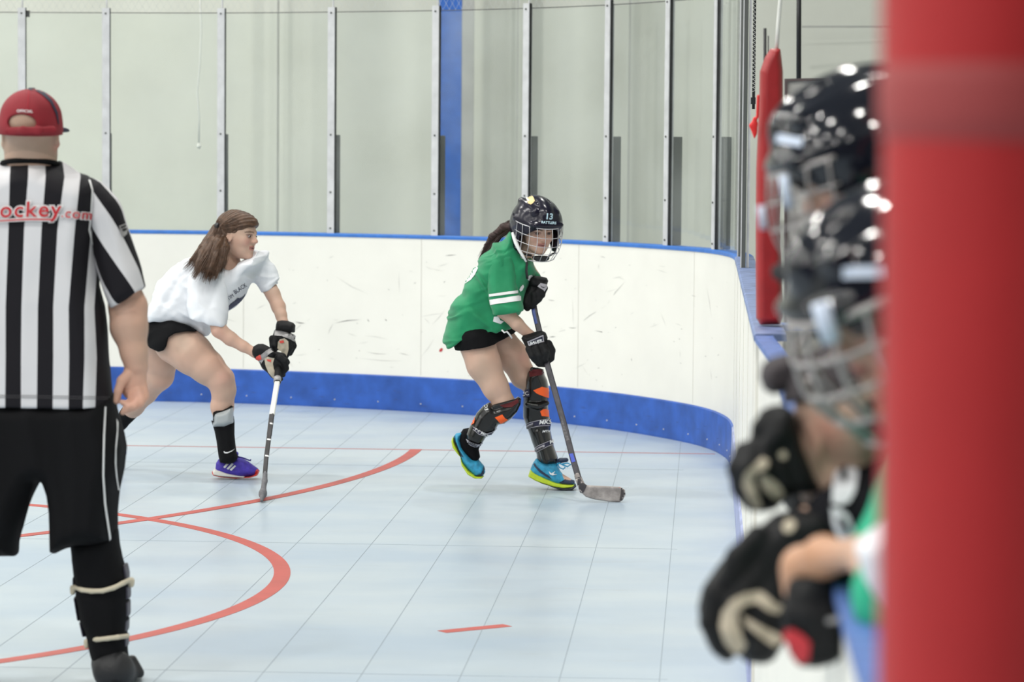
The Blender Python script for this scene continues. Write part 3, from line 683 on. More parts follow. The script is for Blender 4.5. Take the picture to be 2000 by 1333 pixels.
def helmet(F, Y, parent, m_shell, wire=M_cage, h=.003, scale=1.0, wr=.0021, nlat=5, nlon=9, chin=True, name='helmet', vents=True, az=88, drop=.18):
    S = SDF(Y, h); M = F.R(); k = scale; P = lambda a, b, c: F(a * k, b * k, c * k)
    S.ell(P(-.012, 0, .03), np.array((.136, .110, .112)) * k, M, .01)
    S.ell(P(-.05, 0, .0), np.array((.098, .104, .11)) * k, M, .02)
    S.ell(P(.0, 0, .095), np.array((.11, .045, .05)) * k, M, .02)               # raised crown ridge
    for q in (1, -1):
        S.cone(P(.07, q * .05, .098), P(-.08, q * .055, .105), .016 * k, .018 * k, .012); S.cone(P(.1, q * .06, .045), P(-.02, q * .10, .05), .012 * k, .012 * k, .012)
        S.ell(P(-.005, q * .093, -.055), np.array((.035, .016, .05)) * k, M, .012)     # ear guard
    S.ell(P(.098, 0, .052), np.array((.030, .080, .016)) * k, M, .012)              # brow edge
    S.ell(P(.14, 0, -.062), np.array((.118, .125, .102)) * k, M, .008, 's')
    S.ell(P(.02, 0, -.03), np.array((.105, .088, .115)) * k, M, .006, 's')      # room for the head
    S.cut(P(0, 0, -.105), -np.array(F.u))
    if vents:
        for q in (1, -1):
            S.ell(P(.035, q * .030, .142), np.array((.03, .006, .014)) * k, M, .003, 's'); S.ell(P(-.03, q * .1, .055), np.array((.02, .012, .006)) * k, M, .003, 's')
    o = S.build(name, m_shell, parent)
    cg = MB(); rf, rs_, zc = .150 * k, .108 * k, -.07 * k
    def cp(th, t):   # th: azimuth, t: 0 top .. 1 bottom
        z = (.040 - drop * t) * k; q = math.sqrt(max(0, 1 - max(0, (t - .45) / .72) ** 2)); return F(.0 * k + rf * math.cos(th) * (.86 + .14 * math.sin(math.pi * min(1, t * 1.15))) * (.45 + .55 * q) , rs_ * math.sin(th) * (.5 + .5 * q), z)
    A = math.radians(az)
    for i in range(nlat + 1):
        t = i / nlat; a = A if t < .7 else A * (1 - (t - .7) * .9); cg.tube([cp(-a + 2 * a * j / 24, t) for j in range(25)], wr * (1.5 if i in (0, nlat) else 1), 6)
    for j in range(nlon):
        th = -A * .93 + 2 * A * .93 * j / (nlon - 1); top = 0; cg.tube([cp(th, top + (1 - top) * i / 14 * (1 if abs(th) < 1.2 else .72)) for i in range(15)], wr, 6)
    cgo = cg.build('cage', wire, o, smooth=True, label='wire face cage')
    if chin:
        S = SDF(Y, h); dz = drop - .18; S.ell(P(.080, 0, -.128 - dz), np.array((.030, .040, .018)) * k, M, .004); S.ell(P(.070, 0, -.113 - dz), np.array((.03, .042, .017)) * k, M, .004, 's'); S.build('chin_cup', M_pad_in, o, label='dark chin cup')
        for q in (1, -1):
            st = MB(); st.tube([P(.0, q * .098, -.04), P(.03, q * .088, -.1), P(.072, q * .042, -.122 - (drop - .18))], .005 * k, 6)
            st.build('chin_strap', M_pad_in, o, smooth=True)
    return o
def strands(name, guides, n, m, parent, spread=.02, r=.0011, seed=1, seg=10, taper=True, tip=1.6, label=None, clumps=0):
    """guides: list of world polylines; strands run along blends of neighbouring guides with a growing sideways spread"""
    rr = random.Random(seed); mb = MB(); G = [[Vector(p) for p in g] for g in guides]; L = len(G[0])
    CL = [(rr.uniform(0, len(G) - 1), Vector((rr.gauss(0, 1), rr.gauss(0, 1), rr.gauss(0, .6))) * spread, rr.uniform(.7, 1.02), rr.uniform(0, 6)) for _ in range(clumps)]
    for _ in range(n):
        cl = CL[rr.randrange(clumps)] if clumps else None
        gi = rr.uniform(0, len(G) - 1) if cl is None else min(max(cl[0] + rr.gauss(0, .16), 0), len(G) - 1); a = int(min(gi, len(G) - 2)) if len(G) > 1 else 0; f = gi - a; A, B = G[a], G[min(a + 1, len(G) - 1)]
        off = Vector((rr.gauss(0, 1), rr.gauss(0, 1), rr.gauss(0, .6))) * spread; ph = rr.uniform(0, 6); end = rr.uniform(.72, 1.0); fine = off * .45
        if cl: off = cl[1]; end = cl[2] * rr.uniform(.86, 1.0); ph = cl[3]
        pts = []; rad = []
        for i in range(seg + 1):
            t = end * i / seg * (L - 1); j = min(int(t), L - 2); w = t - j
            p = (A[j] * (1 - f) + B[j] * f) * (1 - w) + (A[j + 1] * (1 - f) + B[j + 1] * f) * w; u = i / seg
            pts.append(p + off * (.35 + (tip - .35) * u) + Vector((math.sin(ph + 5 * u), math.cos(ph * 2 + 4 * u), math.sin(ph * 3 + 6 * u))) * spread * (.22 if not cl else .55) * u + (fine * (1.25 - .75 * u) if cl else Vector()))
            rad.append(r * (1 if not taper else (1.15 - .85 * u ** 2)))
        mb.tube(pts, rad, 4, False)
    return mb.build(name, m, parent, smooth=True, label=label)
def wtube(name, pts, r, m, parent=None, n=8, label=None):
    b = MB(); b.tube(pts, r, n); return b.build(name, m, parent, smooth=True, label=label)
def shaft(mb, a, b, w, t):
    """hockey stick shaft: rounded rectangular bar from a to b, w across the view, t in depth"""
    a, b = Vector(a), Vector(b); d = (b - a).normalized(); y = Vector((0, 1, 0)); y = (y - d * y.dot(d)).normalized(); x = d.cross(y)
    prof = [(-w, -t * .6), (-w * .7, -t), (w * .7, -t), (w, -t * .6), (w, t * .6), (w * .7, t), (-w * .7, t), (-w, t * .6)]; V = [p + x * (i / 2) + y * (j / 2) for p in (a, b) for i, j in prof]
    mb.add(V, [(k, (k + 1) % 8, 8 + (k + 1) % 8, 8 + k) for k in range(8)] + [tuple(range(8))[::-1], tuple(range(8, 16))])
# ================================================================== player in green
YG = floor_pt(1092, 957).y
gp = empty('person', floor_pt(1010, 950), 'player in a green jersey and navy caged helmet, knees bent, running with the stick low', 'person')
d_fw = Vector((.36, -.89, -.27)).normalized()
gF = Frame(wpt(1049, 448, YG - .06), d_fw, Vector((.13, -.3, 1)))
M_green = mat('green_cloth', (.013, .235, .10), .75, .3, sheen=.2, bump=.25, bscale=350, vary=.12, vscale=12)
S = SDF(YG, .0035)
head_sdf(S, gF, .215)
S.limb([(1042, 462, .0, 20), (1022, 492, .02, 19), (1008, 515, .03, 26)], .02)                       # neck
S.limb([(1000, 520, .04, 40), (965, 570, .03, 44), (930, 630, .02, 44)], .03, 1.2)                    # trunk
S.limb([(990, 540, -.05, 17), (979, 575, -.10, 15), (985, 608, -.14, 15), (1010, 633, -.15, 12.5), (1036, 656, -.13, 9.5), (1046, 668, -.13, 11)], .012)   # near arm
S.limb([(1022, 520, .14, 20), (1040, 545, .15, 16), (1046, 560, .05, 12), (1048, 575, .0, 11)], .012)     # far arm
S.limb([(932, 672, -.05, 36), (945, 712, -.07, 33), (968, 757, -.09, 25), (986, 790, -.10, 20), (958, 822, -.09, 14), (936, 850, -.05, 11), (919, 880, -.03, 10.5)], .02)
S.limb([(919, 880, -.03, 11), (902, 872, -.03, 10), (912, 893, -.035, 11), (935, 920, -.05, 11)], .008)
S.limb([(975, 668, .07, 34), (1000, 695, .07, 30), (1022, 735, .06, 24), (1042, 752, .05, 19), (1046, 790, .05, 18), (1056, 840, .03, 14), (1068, 893, .01, 11)], .02)
S.limb([(1068, 893, .01, 11), (1052, 915, .01, 12), (1080, 930, .0, 13), (1108, 943, -.01, 10)], .01)
body = S.build('body', M_skin, gp, col=skincol([face_colour(gF, .215, flush=.3), spot(wpt(1030, 700, YG), .05, (.66, .3, .24), .5), spot(wpt(985, 770, YG - .1), .06, (.55, .36, .30), .4)]))
eyes(gF, gp, .215, (1, .0, -.15))
# hair under the helmet and ponytail
G0 = [wpt(1012, 440, YG + .03), wpt(995, 440, YG + .05), wpt(975, 452, YG + .06), wpt(958, 470, YG + .06), wpt(944, 488, YG + .06), wpt(935, 503, YG + .06)]
G1_ = [p + Vector((.01, .02, .03 - .004 * i)) for i, p in enumerate(G0)]; G2_ = [p + Vector((.01, -.02, -.022 - .004 * i)) for i, p in enumerate(G0)]
S = SDF(YG, .0035); S.limb([(1012, 441, .03, 10), (985, 446, .05, 10), (962, 464, .06, 8), (946, 486, .06, 3)], .01); pt_ = S.build('ponytail', M_hair2, gp, folds=folds(.003, 30, 120, -.6, 4))
strands('hair_strands', [G1_, G0, G2_], 520, M_hair2, pt_, .011, .0010, 3, tip=1.3, clumps=18)
# helmet
hel = helmet(gF, YG, gp, M_helm, M_cage, .003, 1.05, wr=.0016, nlat=4, nlon=10, drop=.158)
hel['label'] = 'navy helmet'
text_decal('number', '13', 1064.5, 428, 16, 3, hel, M_lprint, hel, bold=.03, shear=.05, sxs=.95, off=.0012, step=2, label='pale blue 13')
text_decal('lettering', 'RATTLERS', 1057, 436.5, 6.8, 4, hel, M_lprint, hel, bold=.025, sxs=.95, off=.0012, step=2, label='pale blue RATTLERS')
decal('sticker', [[(1034, 380), (1041, 384), (1043, 388), (1044.5, 393), (1041, 397), (1037, 400), (1032, 398), (1030, 393), (1028, 388), (1029, 384)]], hel, mat('gold_sticker', (.75, .55, .25), .4), hel, step=2, off=.001, label='yellow and white sticker on the crown')
decal('sticker', [[(1029, 386), (1034, 392), (1032, 394), (1027, 388)]], hel, M_wprint, hel, step=2, off=.002)
# jersey
S = SDF(YG, .0035)
S.poly([(1000, 450), (985, 462), (969, 473), (952, 486), (940, 500), (931, 520), (914, 545), (897, 571), (885, 592), (875, 612), (869, 635), (866, 654), (866, 690), (870, 720), (910, 712), (950, 700), (990, 690), (1002, 650), (1004, 630), (1012, 615), (1024, 594), (1034, 572), (1042, 550), (1044, 530), (1045, 508), (1040, 500), (1028, 500), (1016, 488), (1008, 470)], .02, .15, 34, .02)
S.limb([(1020, 512, .10, 22), (1038, 540, .13, 15)], .02)
S.poly([(840, 668), (868, 668), (875, 678.5), (885, 674), (898, 664), (910, 659), (930, 653), (950, 649), (970, 645), (991, 640), (1030, 630), (1030, 760), (840, 760)], 0, .5, 3, .003, 's', blur=0)
S.limb([(1036, 452, 0, 17), (1016, 490, .02, 17)], .004, op='s')
jer = S.build('jersey', M_green, gp, folds=lambda V: folds(.018, 4.5, 15, -.95, 3)(V) + folds(.009, 8, 26, .35, 8)(V), label='green short-sleeved jersey')
S = SDF(YG, .0035)
S.poly([(985, 482), (1003, 500), (1009, 520), (1014, 555), (1019, 585), (1024, 615), (1000, 618), (962, 622), (957, 590), (953, 560), (950, 535), (955, 508), (968, 490)], -.10, .068, 20, .01, sz=.34)
S.poly([(940, 611.5), (963, 611.5), (1022, 603.5), (1050, 600), (1050, 660), (940, 660)], 0, .5, 3, .003, 's', blur=0)
S.limb([(985, 613, -.15, 13), (990, 635, -.15, 13)], .004, .9, 's')
slg = S.build('sleeve', M_green, jer, folds=lambda V: folds(.011, 9, 5, .3, 21)(V) + folds(.005, 16, 14, -.5, 23)(V), label='green sleeve with two white stripes')
jn = [slg, jer]
for nm, pl in (('sleeve_stripe', [[(955.5, 575), (1016, 567), (1017, 572.5), (956, 580)]]), ('sleeve_stripe', [[(956.5, 586), (1018, 577), (1020, 587), (958, 596)]])):
    decal(nm, pl, slg, M_wprint, jer, off=.002, label='white sleeve stripe')
decal('back_number', [[(930, 519), (918, 530), (907, 545), (903, 559), (911, 553), (920, 547), (928, 537), (934, 524)]], jer, M_wprint, jer, off=.002, label='edge of the white back number')
decal('chest_mark', [[(1033, 538), (1038, 537), (1041, 540), (1037, 542), (1034, 546), (1038, 548), (1035, 550), (1030, 547), (1031, 541)], [(1017, 560), (1021, 556), (1023, 560), (1020, 567), (1016, 570), (1014, 566)]], jn, M_wprint, jer, off=.002, label='white chest lettering seen from the side')
decal('hem_badge', [[(965, 619), (973, 618), (977, 626), (984, 628), (978, 633), (968, 630), (963, 628)]], jer, M_wprint, jer, off=.002, label='small white badge')
wtube('collar', [wpt(1001, 455, YG - .09), wpt(1004, 464, YG - .105), wpt(1008, 475, YG - .12), wpt(1014, 488, YG - .13), wpt(1021, 500, YG - .135), wpt(1028, 512, YG - .135)], [.006, .009, .010, .008, .007, .004], M_wprint, jer, label='white collar')
wtube('collar_lace', [wpt(1026, 503, YG - .13), wpt(1029, 515, YG - .13), wpt(1028, 530, YG - .13), wpt(1030, 545, YG - .125)], .006, M_black, jer, label='black collar lace')
# shorts
S = SDF(YG, .0035)
S.limb([(930, 664, .0, 46), (960, 654, .03, 42)], .03, 1.0)
S.limb([(931, 668, -.05, 41), (942, 700, -.07, 38)], .02, 1.1); S.limb([(972, 655, .06, 38), (990, 668, .07, 36)], .02)
S.cutpx(870, 688.5, 912, 681, 0, -1); S.cutpx(912, 681, 964, 673, 0, -1); S.cutpx(955, 677, 1006, 650, 0, -1)
sh = S.build('shorts', M_blackcloth, gp, folds=folds(.004, 20, 12, .2, 5), label='black shorts')
wtube('drawstring', [wpt(980, 645, YG - .17), wpt(985, 650, YG - .175), wpt(990, 648, YG - .175), wpt(996, 655, YG - .165), wpt(1000, 661, YG - .16)], .004, M_wprint, sh, label='white drawstring')
# shin guards
M_guard = mat('guard_shell', (.008, .008, .008), .2, .5); M_orange = mat('orange_patch', (.95, .12, .01), .5); M_inred = mat('guard_lining', (.10, .008, .01), .8)
def guard(outline, d, T, name, lines, label):
    S = SDF(YG, .003); S.poly(outline, d, T, 15, .004, blur=3)
    for q in lines: S.limb(q, .006)
    return S.build(name, M_guard, gp, label=label)
gR = guard([(1035, 723), (1030, 729), (1026.6, 742), (1026.6, 757), (1022, 772), (1021.5, 795), (1021.7, 815), (1028, 832), (1034, 848), (1039, 864), (1048, 887), (1049, 903), (1058, 909), (1068.5, 911), (1080, 908), (1088, 903), (1090, 895), (1082, 873), (1078, 856), (1075, 840), (1076, 827), (1072, 809), (1070, 790), (1073, 764), (1069, 743), (1064, 733), (1062, 722), (1049, 718)], .02, .07, 'shin_guard', [[(1030, 790, -.045, 5), (1050, 794, -.055, 6), (1068, 788, -.045, 5)], [(1056, 725, -.04, 5), (1040, 722, -.04, 5)], [(1050, 845, -.04, 6), (1066, 900, -.05, 7)]], 'glossy black shin guard with orange patches')
gL = guard([(966, 793), (956, 786), (944, 793), (931, 807), (924, 821), (917, 835), (911, 848), (911, 862), (920, 870), (932, 874), (939, 871), (947, 858), (950, 853), (962, 848), (970, 836), (973, 830), (985, 828), (999, 818), (1010, 805), (1017, 790), (1018, 779), (1012, 775), (1003, 781), (985, 787), (975, 789)], -.10, .07, 'shin_guard', [[(962, 838, -.15, 5), (940, 826, -.15, 5)], [(966, 795, -.15, 5), (1012, 783, -.15, 5)]], 'glossy black shin guard of the trailing leg')
decal('orange_patch', [[(1041.5, 763), (1046, 761), (1054, 758), (1058, 756), (1071, 759), (1071.5, 778), (1062, 775), (1048, 769)]], gR, M_orange, gR, off=.002); decal('orange_patch', [[(1055, 804), (1060, 800), (1071, 799), (1072, 815), (1058, 813)]], gR, M_orange, gR, off=.002)
decal('orange_patch', [[(966.5, 816), (981, 810), (986, 817), (992, 820), (984, 825), (978, 828)]], gL, M_orange, gL, off=.002); decal('orange_patch', [[(923, 815), (928, 811), (928, 820), (927, 827), (921, 831), (922, 823)]], gL, M_orange, gL, off=.003)
decal('lining', [[(1034, 726), (1042, 722), (1056, 722), (1062, 728), (1058, 733), (1046, 735), (1035, 737)]], gR, M_inred, gR, off=.002, label='dark red lining'); decal('lining', [[(976, 792), (990, 789), (1003, 784), (1012, 780), (1013, 786), (1000, 796), (985, 797)]], gL, M_inred, gL, off=.002, label='dark red lining')
decal('orange_tab', [[(1027, 842), (1032, 838), (1034, 844), (1034, 848), (1027, 846)]], gR, M_orange, gR, off=.003)
M_strap = mat('strap_navy', (.02, .02, .05), .7); M_sgrey = mat('strap_grey', (.42, .40, .44), .7)
def band(tgt, top, bot, segs, txt):
    decal('strap', [top + bot[::-1]], tgt, M_strap, tgt, off=.003, label='dark strap with pale lettering')
    n = len(top)
    edge = [[(x, y) for x, y in top] + [(x, y + 1.2) for x, y in top][::-1], [(x, y - 1.2) for x, y in bot] + bot[::-1]]; decal('strap_edge', edge, tgt, M_sgrey, tgt, off=.0045, step=4)
    if segs: decal('strap_label', segs, tgt, M_sgrey, tgt, off=.0045)
    for t in txt: text_decal('lettering', t[0], t[1], t[2], t[3], t[4], tgt, t[5] if len(t) > 5 else M_wprint, tgt, bold=.03, shear=.25, sxs=1.05, off=.006, step=2)
band(gR, [(1027, 831), (1035, 825), (1052, 821), (1076, 818)], [(1029, 841), (1038, 836), (1054, 833), (1077, 832)], [[(1030, 831), (1041, 826), (1041, 833), (1031, 838)]], [('MKS', 1052.5, 829, 11, -2), ('MTX', 1059, 845, 6, -2), ('REEBL', 1030.5, 838, 5.5, -24, M_black)])
band(gR, [(1043, 877), (1053, 870), (1066, 864), (1079, 858)], [(1046, 886), (1056, 880), (1069, 873), (1082, 868)], [[(1045, 878), (1062, 869), (1063, 873), (1047, 883)]], [('MKS', 1072, 868, 10, -20), ('CARBL', 1047, 882.5, 5, -24, M_black)])
band(gL, [(925, 834), (936, 842), (950, 846), (962, 843), (969, 836)], [(925, 840), (935, 849), (950, 853), (963, 849), (970, 841)], [], [('MKS', 938, 847, 7, 22), ('T C', 927, 840, 6, 30)])
band(gL, [(912, 858), (922, 864), (935, 868), (941, 864)], [(912, 864), (921, 870), (934, 875), (942, 870)], [[(913, 860), (935, 869), (935, 873), (914, 864)]], [('CARBLI', 914.5, 864, 5, 20, M_black)])
text_decal('lettering', 'EC', 954, 802, 9, -100, gL, M_wprint, gL, bold=.0, off=.003, step=2)
decal('side_strap', [[(1018, 768), (1026, 763), (1035, 760), (1035.5, 775), (1026, 777), (1019, 776)]], gR, M_strap, gR, off=.004); text_decal('lettering', 'CC', 1021, 775, 10, -12, gR, M_wprint, gR, bold=.0, off=.006, step=2)
# socks and shoes
S = SDF(YG, .003); S.poly([(905, 838), (898, 848), (895, 862), (900, 877), (910, 889), (922, 901), (932, 903), (938, 893), (935, 878), (940, 868), (945, 850), (925, 835)], -.04, .045, 12, .004); S.build('sock', M_blackcloth, gp)
S = SDF(YG, .003); S.limb([(1068, 890, .012, 14), (1066, 905, .012, 15), (1074, 914, .01, 14)], .01); S.build('sock', M_blackcloth, gp)
M_sblue = mat('shoe_blue', (.03, .30, .50), .55, vary=.25, vscale=60); M_lime = mat('sole_lime', (.52, .66, .03), .5, vary=.1, vscale=40); M_snavy = mat('shoe_navy', (.015, .03, .07), .5); M_sdark = mat('outsole', (.03, .035, .04), .7)
def shoe(upper, mid, outs, d, T, label, Yb, m1, m2, m3, Tm=1.12):
    S = SDF(Yb, .0028); S.poly(upper, d, T, 12, .006, blur=3); o = S.build('shoe', m1, gp if Yb == YG else wp, label=label)
    S = SDF(Yb, .0026); S.poly(mid, d, T * Tm, 3.5, .002, blur=1); S.build('midsole', m2, o)
    if outs: S = SDF(Yb, .0022); S.poly(outs, d, T * Tm * 1.0, 2.6, .002, blur=0); S.build('outsole', m3, o)
    return o
sR = shoe([(1047, 896), (1041, 905), (1036, 917), (1034, 926), (1042, 933), (1060, 938), (1085, 947), (1110, 950), (1123, 947), (1122, 939), (1104, 933), (1094, 920), (1087, 905), (1078, 903), (1062, 900)],
     [(1036, 917), (1031.5, 931), (1045, 939), (1058, 944), (1080, 951), (1100, 954), (1119, 952), (1123, 946), (1100, 944), (1085, 941), (1065, 933), (1050, 925)], [(1031.5, 929), (1045, 938), (1058, 944.5), (1070, 948), (1082, 953), (1098, 957.5), (1118, 957), (1126, 950), (1124, 945), (1112, 951), (1098, 951), (1080, 947), (1058, 940), (1040, 932)], .0, .045, 'turquoise running shoe with lime sole', YG, M_sblue, M_lime, M_sdark)
sL = shoe([(903, 845), (891, 847), (886, 853), (886, 864), (893, 880), (900, 893), (903, 905), (914, 919), (929, 933), (941, 933), (948, 923), (946, 911), (935, 898), (922, 897), (910, 885), (902, 873), (899, 860)],
     [(885, 852), (881.3, 862), (884, 875), (891, 884), (899, 893), (901, 909), (913, 927), (927, 935), (941, 935), (946, 930), (930, 929), (915, 918), (903, 902), (897, 884), (887, 862)], None, -.045, .045, 'turquoise running shoe on its toe', YG, M_sblue, M_lime, M_sdark)
decal('shoe_trim', [[(1045, 905), (1049, 912), (1060, 922), (1072, 930), (1078, 937), (1066, 931), (1054, 923), (1046, 914), (1042, 908)]], sR, M_snavy, sR, off=.002, label='navy side line'); decal('shoe_trim', [[(1072, 921), (1077, 925), (1084, 921), (1081, 926), (1088, 927), (1079, 929), (1074, 927)]], sR, M_wprint, sR, off=.003, label='pale running mark')
decal('toe_cap', [[(1106, 936), (1121, 939), (1125, 946), (1118, 950), (1100, 947), (1092, 943), (1104, 942)]], sR, M_snavy, sR, off=.0015); decal('shoe_trim', [[(886, 850), (889, 849), (890, 862), (897, 880), (905, 893), (901, 892), (893, 880), (886, 864)]], sL, M_snavy, sL, off=.002)
decal('toe_cap', [[(945, 911), (948, 921), (943, 932), (931, 934), (918, 925), (930, 929), (939, 926), (943, 918)]], sL, M_snavy, sL, off=.0015)
M_lace = mat('lace_blue', (.02, .28, .5), .6)
wtube('laces', [wpt(1086, 910, YG - .02), wpt(1092, 905, YG - .04), wpt(1100, 909, YG - .04), wpt(1108, 912, YG - .04), wpt(1115, 908, YG - .04), wpt(1108, 905, YG - .04), wpt(1098, 907, YG - .04)], .0035, M_lace, sR)
wtube('laces', [wpt(1088, 905, YG - .03), wpt(1093, 914, YG - .04), wpt(1100, 917, YG - .04), wpt(1104, 913, YG - .04)], .003, M_lace, sR)
S = SDF(YG, .003); S.limb([(1084, 905, -.0, 5), (1095, 900, -.01, 5), (1106, 899, -.01, 4.5)], .004); S.build('tongue', M_snavy, sR)
# stick
def stick_pt(y, x=None): t = (y - 560) / 400; return YG + .0 - .0 + (floor_pt(1180, 981).y - YG) * t
st = MB(); pts_s = [(1036, 560), (1045, 612), (1067, 705), (1103, 834), (1118, 893), (1131, 938)]
Pw = [wpt(x, y, stick_pt(y)) for x, y in pts_s]
for a, b in zip(Pw[:-1], Pw[1:]): shaft(st, a, b, .028, .02)
stick = st.build('hockey_stick', mat('stick_grey', (.035, .032, .042), .4, vary=.5, vscale=30), label='worn dark composite hockey stick with a taped light blade held by the player in green'); tag(stick, None, 'hockey stick')
S = SDF(YG - .45, .0028); S.poly([(1123, 936), (1131, 934), (1137, 942), (1147, 948), (1180, 950), (1212, 952), (1221, 958), (1222, 968), (1217, 978), (1210, 982), (1190, 981), (1160, 976), (1144, 971), (1136, 963), (1128, 950)], stick_pt(970) - YG + .45, .009, 4, .003, sx=.12)
S.limb([(1128, 930, stick_pt(930) - YG + .45, 6.5), (1139, 957, stick_pt(955) - YG + .45, 8)], .01, .8)
bl = S.build('blade', mat('blade_tape', (.36, .32, .30), .8, vary=.35, vscale=25, bump=.5, bscale=150), stick, label='blade in worn whitish tape')
decal('blade_toe', [[(1213, 951), (1221, 956), (1223, 967), (1218, 979), (1209, 983), (1212, 966)]], bl, mat('blade_toe', (.07, .06, .06), .8), bl, off=.0012); decal('toe_edge', [[(1205, 950.5), (1213, 951), (1216, 954), (1212, 954), (1205, 952.5)]], bl, M_redp, bl, off=.002)
decal('blade_heel', [[(1120, 934), (1132, 932), (1138, 943), (1146, 949), (1137, 968), (1126, 950)]], bl, mat('heel_dark', (.05, .045, .05), .6), bl, off=.0012)
decal('shaft_label', [[(1112, 887), (1119, 886), (1124, 902), (1117, 904)]], stick, mat('stick_blue', (.04, .08, .5), .4), stick, off=.001, step=2); decal('shaft_label', [[(1091, 815), (1097, 814), (1112, 860), (1106, 862)]], stick, mat('shaft_wear', (.10, .095, .10), .6, vary=.6, vscale=90), stick, off=.0008, step=4)
decal('shaft_label', [[(1039, 605), (1044, 603), (1050, 632), (1045, 634)]], stick, mat('stick_blue2', (.03, .07, .3), .4), stick, off=.001, step=2)
# gloves: cuff, padded back of the hand, five fingers closed round the shaft
def glove(Yb, parent, cuff, backs, fingers, label, k=.006, m=M_gblack):
    S = SDF(Yb, .0028)
    for pl, d, T, D in cuff + backs: S.poly(pl, d, T, D, k, blur=3)
    for f in fingers: S.limb(f, .004)
    return S.build('glove', m, parent, label=label)
d1 = stick_pt(680) - YG
gn = glove(YG, gp, [([(1018, 661), (1022, 655), (1036, 651), (1048, 648), (1058, 646), (1066, 650), (1070, 660), (1067, 668), (1050, 676), (1030, 681), (1025, 675)], d1, .055, 9)],
     [([(1028, 680), (1050, 676), (1068, 666), (1078, 680), (1080, 692), (1076, 702), (1062, 704), (1050, 703), (1038, 700), (1030, 690)], d1, .05, 9)],
     [[(1034, 682, d1 - .045, 8), (1040, 695, d1 - .055, 7.5), (1047, 704, d1 - .045, 7)], [(1047, 680, d1 - .05, 8), (1053, 694, d1 - .06, 7.5), (1056, 706, d1 - .05, 7)], [(1060, 676, d1 - .045, 8.5), (1066, 688, d1 - .055, 8), (1064, 701, d1 - .05, 7.5)],
      [(1071, 672, d1 - .02, 8), (1077, 685, d1 - .02, 8), (1076, 700, d1 - .02, 7), (1068, 708, d1 - .03, 6)], [(1044, 700, d1 + .02, 8), (1053, 710, d1 + .015, 7), (1064, 712, d1 + .0, 6)], [(1032, 664, d1 - .05, 5), (1060, 655, d1 - .05, 5)]], 'black padded glove')
decal('cuff_panel', [[(1031, 668), (1060, 656), (1061, 667), (1034, 676)]], gn, M_strap, gn, off=.002); decal('label_frame', [[(1030, 667), (1061, 654.5), (1061.3, 656.3), (1030.6, 668.8)], [(1033, 677), (1062, 669), (1061.7, 667.3), (1032.6, 675.2)], [(1030, 667), (1032, 666.5), (1034.6, 676.5), (1033, 677)], [(1059.3, 655.5), (1061, 655), (1062.2, 669), (1060.5, 669.3)]], gn, M_sgrey, gn, off=.003, step=2, label='grey outlined label')
text_decal('lettering', 'BAUER', 1034.5, 673.5, 8.2, -14, gn, M_wprint, gn, bold=.04, shear=.25, sxs=1.0, off=.004, step=1.5, label='white BAUER')
d2 = stick_pt(580) - YG
gf = glove(YG, gp, [([(1034, 545), (1042, 539), (1056, 540), (1068, 543), (1071, 549), (1068, 558), (1062, 566), (1040, 562), (1032, 556)], d2, .055, 9)],
     [([(1036, 556), (1062, 562), (1063, 572), (1060, 580), (1052, 590), (1044, 598), (1036, 602), (1028, 606), (1021, 604), (1020, 585), (1024, 570)], d2, .05, 10)],
     [[(1056, 566, d2 - .05, 7.5), (1058, 576, d2 - .05, 7), (1050, 584, d2 - .045, 6.5)], [(1050, 572, d2 - .05, 7.5), (1052, 584, d2 - .05, 7), (1044, 592, d2 - .045, 6.5)], [(1044, 575, d2 - .045, 7.5), (1044, 588, d2 - .045, 7), (1038, 598, d2 - .04, 6.5)],
      [(1058, 556, d2 - .045, 7), (1064, 563, d2 - .045, 6), (1060, 572, d2 - .045, 6)], [(1030, 578, d2 - .03, 7.5), (1028, 592, d2 - .04, 7), (1030, 602, d2 - .035, 6.5)]], 'black padded glove on the stick butt')
decal('cuff_panel', [[(1049.5, 560), (1056, 553.5), (1069, 556), (1069, 561), (1063, 570), (1061, 567)]], gf, M_sgrey, gf, off=.002, label='grey panel'); decal('swoosh_mark', [[(1056, 556), (1058, 560), (1062, 561.5), (1068, 559.5), (1061, 563), (1057, 562)]], gf, M_black, gf, off=.004, step=2, label='small black tick mark')
# ================================================================== player in white
YW = floor_pt(460, 934).y
wp = empty('person', floor_pt(430, 934), 'bareheaded player in a white t-shirt with a long brown ponytail, lunging forward', 'person')
wF = Frame(wpt(465, 459, YW - .02), Vector((.90, -.40, -.10)), Vector((.12, 0, 1)))
M_tshirt = mat('white_cotton', (.78, .80, .84), .8, .3, bump=.15, bscale=350)
S = SDF(YW, .0035)
head_sdf(S, wF, .225)
S.limb([(452, 478, .02, 19), (447, 500, .03, 19), (441, 520, .03, 25)], .02)
S.limb([(440, 535, .02, 36), (395, 560, .03, 44), (345, 600, .03, 44)], .03, 1.2)
S.limb([(412, 545, -.05, 16), (416, 585, -.13, 16), (421, 618, -.18, 16), (428, 645, -.20, 15), (450, 662, -.20, 13.5), (475, 677, -.20, 10.5), (497, 689, -.20, 9), (512, 697, -.20, 11)], .012)     # near arm
S.limb([(500, 520, .10, 21), (520, 552, .06, 17), (533, 575, .02, 14), (544, 600, -.01, 13.5), (549, 616, -.04, 11), (553, 632, -.06, 10), (556, 655, -.08, 11)], .012)   # far arm
S.limb([(345, 668, -.06, 45), (375, 692, -.10, 40), (405, 718, -.12, 33), (431, 742, -.13, 26), (437, 762, -.12, 23), (434, 795, -.10, 21.5), (438, 830, -.08, 17), (443, 870, -.05, 13), (444, 895, -.04, 13)], .02)   # leading leg
S.limb([(442, 895, -.04, 12), (436, 912, -.04, 8), (465, 918, -.04, 7), (485, 922, -.04, 5)], .01)
